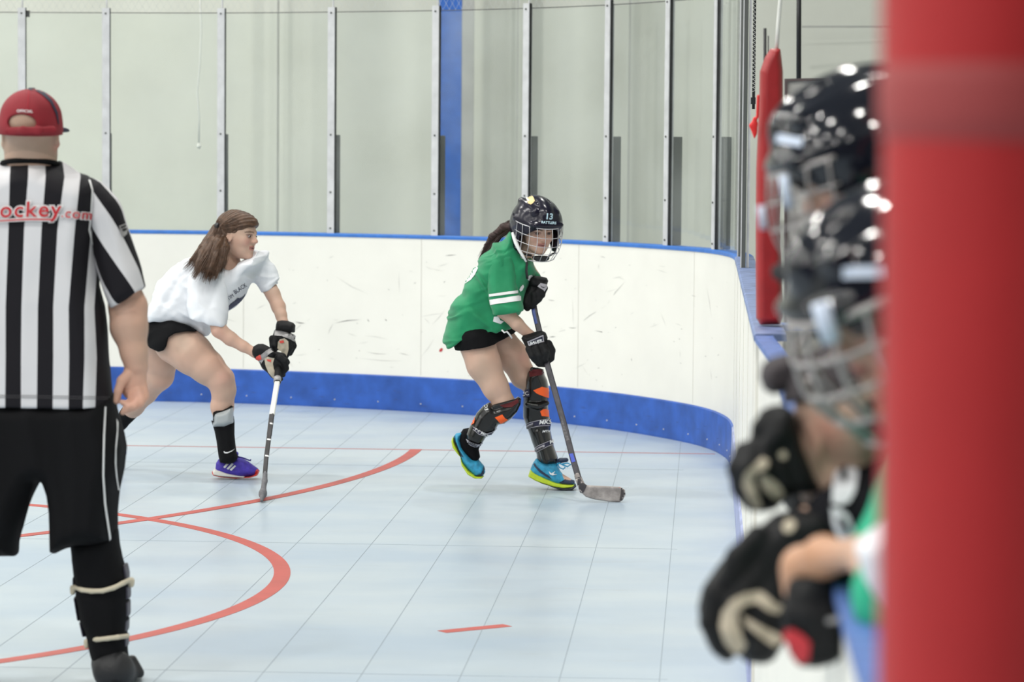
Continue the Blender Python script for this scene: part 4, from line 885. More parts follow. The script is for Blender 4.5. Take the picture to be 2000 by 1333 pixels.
S.limb([(308, 662, .08, 40), (312, 700, .12, 36), (310, 733, .15, 29), (286, 768, .22, 20), (262, 795, .27, 18), (236, 826, .32, 12), (214, 848, .36, 10)], .02)                                 # trailing leg
S.limb([(214, 848, .36, 11), (212, 865, .34, 11), (228, 878, .28, 9)], .01)
wbody = S.build('body', M_skin, wp, col=skincol([face_colour(wF, .225, (.12, .07, .045), .55), spot(wpt(440, 735, YW - .2), .05, (.66, .32, .26), .45), spot(wpt(405, 690, YW - .2), .10, (.68, .42, .32), .4), spot(wpt(428, 655, YW - .25), .05, (.66, .35, .27), .5)]))
eyes(wF, wp, .225, (1, -.05, -.1))
# hair: cap over the skull, ponytail, strands
s_ = .225; S = SDF(YW, .003); M = wF.R()
S.ell(wF(-.018, 0, .031), (.101, .0825, .0875), M, .01); S.ell(wF(-.045, 0, -.005), (.073, .080, .075), M, .015); S.ell(wF(.03, 0, .055), (.068, .064, .052), M, .015)
S.limb([(450, 466, -.065, 10), (434, 462, -.06, 11), (427, 450, -.05, 10)], .012)
S.cut(wF(0, 0, .000), np.array(wF.f) * .58 - np.array(wF.u)); S.cut(wF(.098, 0, .05), np.array(wF.f) * .9 - np.array(wF.u) * .2)
def hair_folds(V):
    L = wF.loc(V); a = np.arctan2(L[:, 2] - .0, L[:, 0] + .09); return .0013 * np.sin(a * 55 + L[:, 1] * 60) + .002 * vnoise(np.stack([a * 14, L[:, 1] * 30, L[:, 1] * 0], 1), 1, 4)
hair = S.build('hair', M_hair, wp, folds=hair_folds, label='brown hair pulled back')
tie = wpt(425, 447, YW - .03)
gd = [[(422, 444, -.06), (408, 466, -.09), (395, 484, -.12), (380, 500, -.14), (367, 512, -.15), (359, 524, -.155)],
      [(424, 448, -.07), (414, 475, -.11), (402, 498, -.16), (391, 516, -.20), (382, 530, -.23), (376, 540, -.24)],
      [(427, 450, -.07), (421, 478, -.12), (414, 505, -.18), (408, 528, -.23), (403, 545, -.26), (399, 558, -.27)],
      [(434, 462, -.07), (434, 482, -.12), (431, 503, -.17), (424, 524, -.21), (419, 540, -.24), (415, 552, -.25)],
      [(440, 466, -.07), (444, 485, -.11), (443, 502, -.14), (441, 518, -.17), (439, 528, -.18), (437, 534, -.19)]]
GD = [[wpt(x, y, YW + d) for x, y, d in g] for g in gd]
S = SDF(YW, .003); S.limb([(425, 447, -.05, 9), (413, 474, -.10, 14), (400, 497, -.15, 13), (390, 514, -.19, 7), (384, 528, -.215, 2)], .012, .8); S.limb([(427, 450, -.05, 10), (424, 478, -.11, 14), (415, 506, -.17, 12), (408, 526, -.22, 8), (403, 542, -.25, 2)], .012, .8); S.limb([(434, 460, -.06, 10), (438, 484, -.11, 10), (434, 508, -.16, 8), (428, 528, -.20, 3)], .012, .8)
S.limb([(422, 446, -.05, 8), (396, 484, -.11, 8), (372, 508, -.145, 3)], .012, .8)
pw = S.build('ponytail', M_hair, wp, folds=folds(.004, 12, 130, 1.1, 6), label='long brown ponytail')
strands('hair_strands', GD, 1500, M_hair, pw, .012, .0010, 7, tip=1.25, clumps=42)
gl2 = []
for q in (-1, 1):
    for a in range(9):
        th = a / 8; p0 = wF(.085 - .085 * th, q * (.012 + .07 * math.sin(th * 1.5)), .085 - .08 * th ** 1.2); t1 = wF(-.10, q * .02, .02); g = []
        for i in range(7):
            u = i / 6; p = Vector(p0) * (1 - u) + Vector(t1) * u; L = wF.loc(np.array([p]))[0]; c = np.array([-.018, 0, .030]); e = np.array([.1025, .084, .089]); r = (L - c) / e; r = r / np.linalg.norm(r) * e + c; g.append(Vector(wF(*r)))
        gl2.append(g)
strands('hair_strands', gl2[:9], 150, M_hair, hair, .003, .0011, 9, tip=.6, taper=False); strands('hair_strands', gl2[9:], 90, M_hair, hair, .003, .0011, 10, tip=.6, taper=False)
S = SDF(YW, .003); S.limb([(424, 441, -.05, 6), (424, 452, -.05, 6)], .003, 2.2); S.build('hair_tie', M_black, wp)
# t-shirt
S = SDF(YW, .0035)
S.poly([(441, 512), (420, 508), (395, 505), (375, 503), (360, 509), (343, 522), (327, 537), (313, 551), (304, 562), (296, 575), (291, 588), (288, 606), (287, 636), (310, 640), (345, 640), (372, 641), (388, 648), (402, 656), (410, 648), (420, 632), (432, 620), (441, 612), (455, 600), (470, 583), (482, 567), (489, 556), (498, 548), (508, 520), (516, 500), (507, 487), (497, 489), (486, 497), (470, 508), (453, 520)], .01, .15, 32, .02)
S.limb([(500, 502, .07, 22), (513, 530, .06, 23), (528, 560, .04, 17), (535, 575, .03, 15)], .03)
S.cutpx(287, 624, 345, 626, 0, -1)
ts_cut_done = True
S.limb([(460, 470, -.02, 17), (448, 503, .0, 16.5), (452, 520, -.06, 8)], .004, op='s'); S.limb([(470, 488, -.12, 9), (453, 524, -.13, 6)], .006, op='s')
S.ops = [o for o in S.ops if o[4] != 'c']
def halfcut(pts, d=-.1, T=.5):      # remove the region inside a pixel outline (hem shapes)
    S.poly(pts, 0, T, 3, .003, 's', blur=0)
halfcut([(270, 624.5), (292, 625), (320, 625.5), (345, 627), (368, 633), (384, 643), (399, 652.5), (404, 654), (398, 690), (270, 690)])
halfcut([(442, 630.5), (420, 628), (396, 624), (378, 617), (374, 613), (366, 655), (378, 700), (402, 700), (413, 648), (442, 655)][0:0] or [(443, 631), (420, 629), (412, 628), (412, 680), (460, 680), (460, 631)])
halfcut([(512, 570), (524, 567.5), (538, 558), (560, 552), (560, 600), (512, 600)])
tee = S.build('t_shirt', M_tshirt, wp, folds=lambda V: folds(.027, 4.5, 14, .7, 13)(V) + folds(.010, 8, 22, -.35, 18)(V), label='white t-shirt')
sl = []
S = SDF(YW, .0035)
S.poly([(392, 503), (418, 508), (436, 530), (445, 560), (446, 600), (443, 642), (408, 640), (374, 628), (368, 600), (366, 570), (368, 535), (378, 515)], -.13, .078, 26, .01, sz=.36)
halfcut([(443, 631.5), (420, 628.5), (396, 624), (376, 616.5), (350, 612), (350, 680), (460, 680), (460, 631)])
S.limb([(421, 634, -.18, 15), (424, 655, -.18, 15)], .004, .95, 's')
tsl = S.build('sleeve', M_tshirt, tee, folds=lambda V: folds(.010, 9, 5, -.2, 21)(V) + folds(.006, 16, 12, .5, 23)(V), label='white short sleeve')
# print on the chest
M_navyp = mat('navy_print', (.04, .045, .09), .7)
text_decal('lettering', 'TIM', 446, 587, 10.5, -34, tee, M_navyp, tee, bold=.0, sxs=.8, off=.002, step=2, label='navy arched lettering'); text_decal('lettering', 'BLACK', 459, 575, 11.5, -34, tee, M_navyp, tee, bold=.0, sxs=.8, off=.002, step=2, label='navy arched lettering')
decal('chest_print', [[(444, 600), (450, 594), (458, 588), (464, 582), (468, 583), (475, 579), (479, 573), (477, 580), (470, 589), (460, 597), (450, 604), (445, 606)]], tee, M_navyp, tee, off=.002)
# shorts
S = SDF(YW, .0035); S.limb([(318, 645, .04, 42), (348, 648, .0, 40)], .03, 1.15); S.limb([(318, 652, .0, 46), (345, 668, -.06, 50), (375, 692, -.10, 45)], .02, 1.05); S.limb([(306, 650, .08, 40), (308, 672, .10, 38)], .02)
S.poly([(250, 672), (290, 672), (300, 678), (316, 683), (326, 680), (332, 671), (336, 655), (350, 646), (372, 643), (389, 645), (470, 640), (470, 780), (250, 780)], 0, .5, 3, .003, 's', blur=0)
S.poly([(250, 560), (420, 560), (420, 650), (405, 655), (388, 644), (366, 629), (340, 624), (250, 623)], 0, .5, 3, .003, 's', blur=0)
S.build('shorts', M_blackcloth, wp, folds=folds(.005, 8, 12, .5, 5), label='black shorts')
# leading leg: shin guard under a black sock, shoe
M_sg = mat('guard_grey', (.40, .43, .44), .35, .5); M_ribs = mat('ribbed_sock', (.005, .005, .006), .85, .2, bump=.6, bscale=120)
S = SDF(YW, .0028); S.poly([(416, 812), (417, 806), (422, 803), (434, 801), (445, 797), (452, 793), (455, 794), (456, 806), (456, 826), (440, 834), (416, 834)], -.13, .052, 12, .003); gd_ = S.build('shin_guard', M_sg, wp, label='pale grey shin guard top edged in black')
decal('edge_trim', [[(415, 824), (414.5, 813), (418, 806), (424, 803.5), (436, 801), (447, 796), (454.5, 792.5), (455, 796), (447, 799.5), (436, 804), (425, 807), (420, 810), (418, 816), (418.5, 826)]], gd_, M_blackcloth, gd_, off=.003)
S = SDF(YW, .0028); S.poly([(412.5, 821), (417, 824), (430, 824), (444, 821), (456.5, 812), (458, 825), (458, 850), (460, 870), (462, 884), (465, 894), (458, 904), (446, 907), (430, 904), (427, 892), (425, 878), (423, 862), (419, 842)], -.10, .056, 14, .004); sk = S.build('sock', M_ribs, wp, label='black ribbed sock')
decal('swoosh_mark', [[(436.7, 883), (438, 881.5), (440, 883.5), (445, 883.5), (452, 880.5), (458, 877), (452, 882.5), (444, 886), (439, 886)]], sk, M_wprint, sk, off=.003, step=2, label='white tick mark')
M_purple = mat('shoe_purple', (.055, .03, .36), .6, vary=.2, vscale=60); M_mid = mat('midsole_white', (.74, .72, .66), .5); M_outr = mat('outsole_red', (.65, .06, .05), .5)
YWs = YW
wsh = shoe([(427, 897), (422, 905), (421, 914), (420, 922), (440, 930), (470, 932), (500, 929), (507, 920), (503, 915), (493, 908), (485, 902), (474, 896), (464, 890), (456, 893), (446, 899), (436, 900)],
     [(419, 915), (416, 921), (417, 928), (430, 930.5), (455, 932.5), (478, 933), (480, 929.5), (462, 927), (444, 922), (430, 917)], [(413, 920), (417, 928.5), (430, 932), (460, 934.5), (490, 933), (503, 929), (507, 921), (505, 918.5), (501, 925), (489, 930.5), (470, 932), (440, 930.5), (420, 926)], -.04, .044, 'purple running shoe with white and red sole', YW - .0001, M_purple, M_mid, M_outr)
decal('shoe_stripe', [[(436, 913), (447, 902), (450.5, 903.5), (439.5, 915)], [(442.5, 916), (453, 905.5), (456.5, 907), (446, 918)], [(448.5, 918), (458.5, 909), (461, 911), (452, 920)]], wsh, M_wprint, wsh, off=.002, label='three silver stripes')
decal('toe_guard', [[(499, 920), (502, 917), (507, 920), (506, 926), (500, 930), (492, 931), (497, 927)]], wsh, M_outr, wsh, off=.002)
S = SDF(YW, .0026); S.limb([(453, 895, -.05, 6), (461, 887, -.05, 5)], .004); S.build('tongue', M_purple, wsh)
wtube('laces', [wpt(464, 893, YW - .08), wpt(472, 894, YW - .09), wpt(480, 897, YW - .09), wpt(487, 900, YW - .08), (wpt(490, 898, YW - .08)), wpt(489, 901, YW - .08)], .0035, mat('lace_purple', (.03, .02, .2), .7), wsh)
# trailing leg sock and shoe, mostly behind the referee
S = SDF(YW, .003); S.limb([(258, 800, .28, 17.5), (236, 826, .32, 14), (215, 848, .36, 12.5)], .01); S.cutpx(235, 815, 268, 788, .3, -1) if False else None
S.limb([(214, 850, .36, 12.5), (212, 864, .35, 12)], .01); so2 = S.build('sock', M_ribs, wp); decal('sock_stripe', [[(255, 795), (270, 790), (276, 786), (272, 791), (262, 797)]], so2, M_wprint, so2, off=.002)
fY = floor_pt(222, 886).y
S = SDF(YW, .003); S.limb([(206, 866, .34, 13), (222, 874, .31, 12), (238, 884, .28, 8)], .01); S.build('shoe', M_purple, wp, label='purple running shoe of the trailing foot')
# stick
tipY = floor_pt(511, 983).y
def wstick(y): t = (y - 690) / 290; return (YW - .16) * (1 - t) + tipY * t
st = MB(); Pw = [wpt(x, y, wstick(y)) for x, y in [(547, 668), (545, 700), (542.5, 735), (541.5, 751)]]
shaft(st, Pw[0], Pw[-1], .024, .02); ws = st.build('hockey_stick', mat('shaft_white', (.72, .72, .68), .4), label='white and black hockey stick seen edge-on in the hands of the player in white'); tag(ws, None, 'hockey stick')
st = MB(); shaft(st, wpt(541.3, 748, wstick(748)), wpt(531, 812, wstick(812)), .025, .02); st.build('shaft', ws.data.materials[0], ws)
st = MB(); pp = [(531, 811), (526, 850), (520, 895), (517.5, 926)]; Pw = [wpt(x, y, wstick(y)) for x, y in pp]
for a, b, w in zip(Pw[:-1], Pw[1:], (.023, .021, .020)): shaft(st, a, b, w, .02)
lo = st.build('lower_shaft', mat('shaft_black', (.03, .028, .03), .45, vary=.4, vscale=30), ws, label='black lower shaft')
decal('shaft_tape', [[(527, 826), (534, 827), (533.5, 830), (527, 829)], [(522, 857), (529, 858), (528.5, 861), (521.5, 860)], [(518, 889), (525, 890), (524.5, 893), (517.5, 892)]], lo, M_wprint, lo, off=.001, step=2)
S = SDF(YW, .0025); yb = lambda y: wstick(y) - YW; S.limb([(518, 925, yb(925), 4.5), (517, 940, yb(940), 5.5), (513.5, 962, yb(962), 5), (511, 978, yb(981), 3.5)], .006, 1.2); S.cone(S.P(513.5, 966, yb(966)), S.P(514, 958, yb(960) + .22), .016, .014, .02); S.build('blade', mat('blade_grey', (.13, .13, .14), .7, vary=.3, vscale=40), ws, label='grey taped blade seen end-on')
wtube('grip_tape', [wpt(543.8, 712, wstick(712)), wpt(541.6, 748, wstick(748))], .0165, M_gblack, ws, label='black grip tape'); wtube('grip_ring', [wpt(542, 739, wstick(739)), wpt(541.6, 747, wstick(747))], .0185, M_ggrey, ws)
# gloves
d1 = -.20; d2 = -.10
g1 = glove(YW, wp, [([(492, 685), (495, 677), (504, 672), (514, 672), (524, 677), (532, 683), (526, 697), (514, 708), (500, 703), (493, 693)], d1, .055, 9)],
     [([(505, 705), (516, 696), (530, 684), (540, 690), (552, 694), (560, 702), (560, 716), (556, 730), (548, 736), (540, 742), (530, 738), (522, 728), (512, 720)], d1, .05, 9)],
     [[(546, 698, d1 - .05, 7), (556, 706, d1 - .05, 7), (558, 720, d1 - .04, 6.5), (551, 729, d1 - .03, 6)], [(540, 694, d1 - .02, 7), (552, 697, d1 - .02, 7), (560, 708, d1 - .01, 6.5)], [(536, 722, d1 - .04, 6), (543, 735, d1 - .04, 6), (548, 741, d1 - .03, 5)], [(530, 692, d1 - .05, 6.5), (545, 712, d1 + .03, 7), (552, 732, d1 + .02, 6)], [(522, 712, d1 - .04, 7), (533, 728, d1 - .045, 6.5), (541, 742, d1 - .03, 5.5)]], 'black hockey glove with beige palm')
decal('cuff_band', [[(500, 703), (509, 694), (520, 685), (530, 680), (536, 686), (526, 692), (517, 701), (508, 714), (503, 710)]], g1, M_ggrey, g1, off=.002, label='grey cuff band'); decal('palm_patch', [[(516, 700), (524, 697), (536, 700), (533, 710), (535, 722), (542, 733), (540, 741), (533, 738), (525, 728), (519, 715)]], g1, M_gbeige, g1, off=.002, label='beige palm patch')
decal('red_mark', [[(501, 697), (508, 693), (511, 701), (505, 704), (500, 701)], [(521, 702), (530, 703), (529, 708), (522, 706)]], g1, M_redp, g1, off=.004, step=2, label='red maker mark')
g2 = glove(YW, wp, [([(538, 646), (539, 635), (541, 628), (550, 626), (562, 627), (573, 631), (577, 636), (576, 650), (562, 650), (548, 648)], d2, .055, 9)],
     [([(536, 645), (556, 647), (577, 655), (576, 668), (572, 685), (566, 695), (558, 702), (548, 700), (538, 690), (530, 680), (530, 665)], d2, .05, 9)],
     [[(568, 660, d2 - .03, 7), (573, 676, d2 - .03, 6.5), (566, 690, d2 - .03, 6)], [(560, 660, d2 - .05, 7), (566, 680, d2 - .05, 6.5), (558, 696, d2 - .04, 6)], [(548, 660, d2 - .05, 7), (552, 680, d2 - .05, 6.5), (548, 696, d2 - .04, 5.5)], [(538, 660, d2 - .04, 7), (536, 675, d2 - .05, 6.5), (541, 688, d2 - .045, 6)], [(532, 662, d2 - .03, 7), (533, 680, d2 - .03, 6)]], 'black hockey glove with beige palm, upper hand')
decal('cuff_band', [[(537, 645), (550, 646), (564, 650), (577, 656), (575, 668), (562, 661), (550, 657), (536, 656)]], g2, M_ggrey, g2, off=.002, label='grey cuff band'); decal('palm_patch', [[(547, 663), (556, 661), (563, 667), (564, 682), (560, 696), (553, 700), (550, 690), (552, 680), (547, 678), (541, 681), (542, 671)]], g2, M_gbeige, g2, off=.002, label='beige palm patch')
decal('red_mark', [[(546, 666), (553, 665), (554, 670), (548, 671)]], g2, M_redp, g2, off=.004, step=2, label='red maker mark')
# ================================================================== the referee, seen from behind
YR = 9.1
rp = empty('person', Vector((wpt(215, 1340, YR).x, YR, 0)), 'referee seen from behind in a black and white striped shirt, red cap and black shorts', 'person')
rF = Frame(wpt(61, 256, YR - .05), Vector((.10, .99, -.05)), Vector((.03, .05, 1)))
def scalp(V, c):
    L = rF.loc(V); m = ((L[:, 2] > -.075 - .25 * L[:, 0]) & (L[:, 0] < .04) & (np.linalg.norm(L[:, :2], axis=1) < .12) & (np.abs(L[:, 1]) < .084))[:, None] * 1.0
    return c * (1 - .55 * m) + np.array([.33, .24, .18]) * .55 * m
S = SDF(YR, .004)
head_sdf(S, rF, .235)
S.limb([(61, 275, -.05, 45), (60, 300, -.03, 48), (60, 345, .0, 50)], .02, .9)
S.limb([(60, 432, .0, 98), (60, 520, .0, 110), (60, 700, .0, 120), (60, 830, .0, 110)], .05, .62)
S.limb([(172, 402, .0, 44), (214, 470, .0, 34), (240, 560, .0, 30), (250, 600, .0, 36), (252, 640, -.02, 35), (262, 690, -.03, 25), (267, 715, -.03, 22)], .02, .95)    # right arm
for q, xe in ((1, 110), (-1, 9)): S.limb([(xe - q * 3, 268, -.05, 6), (xe, 282, -.045, 6.5), (xe - q * 3, 293, -.05, 4)], .006, .8)
# hand: palm towards the thigh, fingers curled, thumb hanging on the inner side
S.limb([(266, 715, -.03, 21), (262, 742, -.03, 23), (260, 760, -.03, 23)], .012, .6)
for f in ([(279, 752, -.03, 9), (283, 775, -.04, 8.5), (274, 790, -.07, 7.5), (262, 797, -.075, 6.5)],
          [(272, 764, -.045, 9), (275, 783, -.06, 8.5), (263, 795, -.08, 7.5), (249, 802, -.08, 6.5)],
          [(264, 770, -.05, 9), (266, 786, -.07, 8), (252, 795, -.085, 7), (240, 806, -.08, 6)],
          [(256, 772, -.045, 8), (257, 785, -.065, 7.5), (246, 789, -.08, 6.5), (238, 786, -.08, 5.5)],
          [(252, 732, -.04, 12), (238, 744, -.055, 10), (231, 764, -.06, 8.5), (228, 784, -.06, 7)]): S.limb(f, .004)
S.limb([(158, 860, .0, 62), (165, 960, .01, 54), (182, 1040, .01, 42), (194, 1120, .0, 42), (204, 1200, .0, 38), (212, 1265, .0, 32), (218, 1300, .0, 32)], .03)          # right leg
S.limb([(218, 1308, .0, 32), (235, 1320, .12, 28)], .02)
S.limb([(-8, 860, -.0, 60), (-35, 980, .0, 50), (-62, 1100, .0, 46), (-75, 1230, .0, 40), (-80, 1295, .0, 30), (-80, 1318, .08, 26)], .03)          # left leg, outside the frame
S.limb([(-50, 400, .0, 48), (-92, 480, .0, 41), (-118, 600, .0, 36), (-126, 700, .0, 24), (-126, 740, .0, 22), (-122, 775, .0, 20)], .02, .85)
for i_ in range(4): S.limb([(-112 - 9 * i_, 780, -.02 + .012 * i_, 8), (-110 - 9 * i_, 800, -.02 + .012 * i_, 7.5), (-104 - 8 * i_, 818, -.02 + .012 * i_, 6.5)], .004)
S.limb([(-108, 750, -.02, 11), (-98, 770, -.02, 9), (-96, 792, -.02, 7)], .004)
rb = S.build('body', M_skin, rp, col=skincol([face_colour(rF, .235, (.2, .15, .1), .2), scalp, spot(wpt(113, 282, YR - .05), .025, (.62, .25, .2), .7), spot(wpt(255, 610, YR - .08), .09, (.62, .34, .26), .4), spot(wpt(262, 770, YR - .1), .07, (.62, .30, .23), .5)], (.56, .36, .27)))
eyes(rF, rp, .235, (1, 0, 0))
# cap
M_capred = mat('cap_red', (.23, .007, .016), .75, bump=.3, bscale=300, vary=.1, vscale=20); M_capnavy = mat('cap_navy', (.012, .012, .035), .7)
S = SDF(YR, .003); M = rF.R()
S.ell(rF(-.008, 0, .035), (.113, .090, .088), M, .01); S.ell(rF(-.008, 0, .0), (.116, .0925, .075), M, .015)
S.cut(rF(0, 0, -.010), -np.array(rF.u) + .10 * np.array(rF.f)); S.ell(rF(0, 0, -.03), (.106, .083, .06), M, .003, 's')
S.ell(rF(-.115, 0, .018), (.06, .042, .024), M, .003, 's')
cap = S.build('cap', M_capred, rp, label='red baseball cap with navy seams')
S = SDF(YR, .003); S.limb([(17, 256, -.155, 8), (45, 255, -.18, 7.5), (75, 255, -.18, 7.5), (103, 254, -.155, 8)], .01, .4); S.build('adjuster_strap', M_capred, cap)
S = SDF(YR, .003); S.ell(rF(.135, 0, .012), (.075, .080, .014), M, .004); S.ell(rF(.135, 0, -.004), (.08, .092, .018), M, .004, 's'); S.build('cap_bill', M_capnavy, cap, label='navy bill pointing away')
wtube('button', [rF(-.01, 0, .119), rF(-.01, 0, .126)], .01, M_capnavy, cap)
decal('seam', [[(52, 172), (64, 170), (76, 173), (88, 182), (101, 196), (112, 220), (115, 243), (113, 243), (108, 222), (97, 200), (84, 187), (70, 178), (55, 176)]], cap, M_capnavy, cap, off=.0015, label='navy panel seam')
decal('seam', [[(55, 176), (58, 176), (55, 212), (53, 228), (50, 228), (53, 210)]], cap, mat('cap_seam', (.3, .008, .02), .8), cap, off=.001)
text_decal('lettering', 'OFFICIAL', 33, 219.5, 7.5, 2, cap, M_wprint, cap, bold=.01, off=.002, step=2, label='white OFFICIAL')
# striped shirt
M_str = bpy.data.materials.new('referee_stripes'); M_str.use_nodes = True; nt = M_str.node_tree; bs_ = nt.nodes['Principled BSDF']; bs_.inputs['Roughness'].default_value = .75; bs_.inputs['Specular IOR Level'].default_value = .25
at_ = nt.nodes.new('ShaderNodeAttribute'); at_.attribute_name = 'stripe'; mf = nt.nodes.new('ShaderNodeMath'); mf.operation = 'FRACT'; nt.links.new(at_.outputs['Fac'], mf.inputs[0]); mg = nt.nodes.new('ShaderNodeMath'); mg.operation = 'GREATER_THAN'; mg.inputs[1].default_value = .5; nt.links.new(mf.outputs[0], mg.inputs[0])
mxx = nt.nodes.new('ShaderNodeMix'); mxx.data_type = 'RGBA'; mxx.inputs[6].default_value = (.007, .006, .009, 1); mxx.inputs[7].default_value = (.66, .65, .67, 1); nt.links.new(mg.outputs[0], mxx.inputs[0]); nt.links.new(mxx.outputs[2], bs_.inputs['Base Color'])
def body_stripe(V):
    P = topx(V); x, y = P[:, 0], P[:, 1]; ys = np.array([300, 345, 450, 600, 700, 790])
    E = [np.interp(y, ys, c) for c in ([-50, -49, -50, -52, -53, -52], [-14, -13, -14, -22, -22, -20], [22, 19, 16.5, 11, 11, 10], [56, 55, 47, 42, 41, 41], [88, 89, 81, 74, 73, 72], [120, 126, 112, 104, 104, 103], [152, 157, 146, 134, 135, 134], [185, 190, 178, 165, 165, 162], [215, 222, 196, 184, 189, 186], [250, 260, 238, 222, 226, 226])]
    E = np.stack(E, 1); k = (x[:, None] > E).sum(1); k2 = np.clip(k, 1, E.shape[1] - 1); r = np.arange(len(x)); lo = E[r, k2 - 1]; hi = E[r, k2]; f = np.clip((x - lo) / (hi - lo), 0, 1)
    return (k2 - 1 + f) * .5        # odd intervals white
S = SDF(YR, .004)
S.poly([(15, 322), (34, 314), (60, 311), (88, 315), (108, 323), (129, 333), (150, 340), (168, 344), (186, 356), (196, 372), (196, 400), (190, 440), (187, 500), (192, 560), (203, 600), (208, 650), (212, 710), (219, 755), (222, 789), (224, 830), (-120, 830), (-110, 600), (-75, 400), (-60, 355), (-20, 335)], .0, .15, 45, .03)
S.limb([(15, 350, .0, 32), (60, 336, .0, 42), (110, 350, .0, 32)], .03)
S.cutpx(-150, 786, 260, 791, 0, -1)
S.poly([(0, 250), (7, 317), (22, 311), (60, 306), (95, 310), (113, 318), (120, 250)], 0, .5, 3, .003, 's', blur=0)
shirt = S.build('referee_shirt', M_str, rp, folds=lambda V: folds(.008, 10, 2.2, .05, 33)(V) + folds(.004, 9, 9, .6, 36)(V), attrs={'stripe': body_stripe}, label='black and white striped shirt')
cc_ = np.array(wpt(60, 322, YR - .02)); wtube('collar', [Vector((cc_[0] + .083 * math.cos(t), cc_[1] + .075 * math.sin(t), cc_[2] - .012 * math.sin(t) * 0 + .013 * (-math.sin(t)))) for t in np.linspace(0, 2 * math.pi, 40)], .0085, M_blackcloth, shirt, label='black collar')
def arm_stripe(V):
    a, b = np.array(wpt(190, 385, YR)), np.array(wpt(251, 585, YR)); t = (b - a) / np.linalg.norm(b - a); d = V - a; s_ = np.array([t[2], 0, -t[0]]); s_ = -s_ if s_[0] < 0 else s_
    ang = np.arctan2(-(V[:, 1] - YR), d @ s_)      # 0 = outer side, pi/2 = towards the camera
    y = topx(V)[:, 1]; return (np.degrees(ang) - 62 - 50 * (585 - y) / 145) / 96
S = SDF(YR, .004)
S.poly([(160, 350), (178, 347), (198, 355), (214, 370), (228, 388), (240, 412), (252, 448), (264, 490), (275, 525), (283, 560), (288, 575), (222, 612), (212, 590), (200, 560), (188, 520), (180, 480), (172, 440), (165, 400)], -.01, .085, 30, .01)
S.poly([(219, 600), (251, 583), (284, 560), (330, 570), (300, 640), (200, 640)], 0, .5, 3, .003, 's', blur=0)
slv = S.build('sleeve', M_str, shirt, folds=folds(.007, 12, 7, .5, 40), attrs={'stripe': arm_stripe}, label='striped short sleeve')
S = SDF(YR, .004); S.limb([(-50, 400, .0, 56), (-88, 480, .0, 52), (-114, 570, .0, 50), (-120, 620, .0, 50)], .02); S.cut(S.P(-118, 590), (-.2, 0, -1)); S.build('sleeve', M_str, shirt, attrs={'stripe': lambda V: (np.degrees(np.arctan2(-(V[:, 1] - YR), V[:, 0] - np.interp(V[:, 2], [.8, 1.5], [float(wpt(-118, 590, YR).x), float(wpt(-60, 400, YR).x)])))) / 96})
decal('sleeve_seam', [[(172, 352), (178, 372), (176, 410), (172, 450), (178, 478), (181, 478), (175, 450), (179, 410), (181, 372), (176, 352)]], [slv, shirt], M_wprint, slv, off=.002, label='white edge')
decal('sleeve_patch', [[(231, 442), (244, 437), (248, 450), (246, 458), (240, 464), (234, 455)]], [slv, shirt], M_ggrey, slv, off=.003, label='small grey shield patch')
decal('patch_print', [[(233, 444), (243, 440), (244, 443), (234, 447)], [(236, 449), (245, 446), (245, 450), (238, 453)]], [slv, shirt], M_gblack, slv, off=.0045)
M_letred = mat('letter_red', (.50, .012, .02), .6)
tt = [shirt]
for nm, bo, off, mm, lb in (('lettering_outline', .07, .003, M_wprint, 'white outline'), ('lettering', .012, .006, M_letred, 'red ockey.com lettering')):
    text_decal(nm, 'h', -32, 425, 45, 0, tt, mm, shirt, bold=bo, shear=.08, sxs=1.04, off=off, step=3)
    text_decal(nm, 'ockey', -1, 424.5, 43, -1, tt, mm, shirt, bold=bo, shear=.08, sxs=1.06, off=off, step=3, label=lb, spacing=1.12)
    text_decal(nm, '.com', 119, 424, 27, 5, tt, mm, shirt, bold=bo * 1.1, shear=.08, sxs=1.0, off=off, step=3, label=lb, spacing=1.1)
decal('underline_edge', [[(-30, 430), (60, 424.5), (104, 426), (112, 418), (117, 418), (110, 431), (100, 433), (60, 432), (-30, 436)]], tt, M_wprint, shirt, off=.0045, label='white edge')
decal('underline', [[(-30, 431.5), (60, 427), (103, 427.5), (110, 420), (112, 421), (107, 430), (100, 430.5), (60, 430), (-30, 434)]], tt, M_letred, shirt, off=.0075, label='red underline stroke')
decal('hem_stitch', [[(-20, 772), (80, 773), (215, 776), (215, 777), (80, 774), (-20, 773)], [(-20, 776), (80, 777), (215, 780), (215, 781), (80, 778), (-20, 777)]], shirt, mat('stitch', (.07, .065, .07), .8), shirt, off=.001, step=6)
# shorts
M_rsh = mat('referee_shorts', (.005, .005, .006), .8, .15, bump=.2, bscale=250)
S = SDF(YR, .004)
S.poly([(-90, 770), (222, 770), (226, 800), (239, 847), (244, 875), (240, 915), (232, 955), (228, 1000), (226, 1040), (222, 1056), (180, 1066), (137, 1073), (112, 1077), (99, 1078), (96, 1040), (93, 996), (88, 965), (81, 944), (66, 975), (50, 1012), (40, 1040), (35, 1060), (33, 1083), (0, 1084), (-60, 1080), (-95, 1060), (-100, 900)], .0, .155, 46, .02)
shr = S.build('shorts', M_rsh, rp, folds=lambda V: folds(.012, 12, 3, .1, 50)(V), label='long black shorts with thin white piping')
decal('piping', [[(203, 795), (206.5, 795), (204, 850), (202.5, 930), (206, 985), (211, 1020), (217, 1059), (213, 1060), (207, 1020), (202, 985), (199, 930), (200.5, 850)], [(226, 818), (230, 826), (229, 850), (226, 880), (226, 910), (229, 940), (232, 958), (229.5, 958), (225, 930), (223, 905), (224, 870), (227, 840)]], shr, M_wprint, shr, off=.0025, label='white piping')
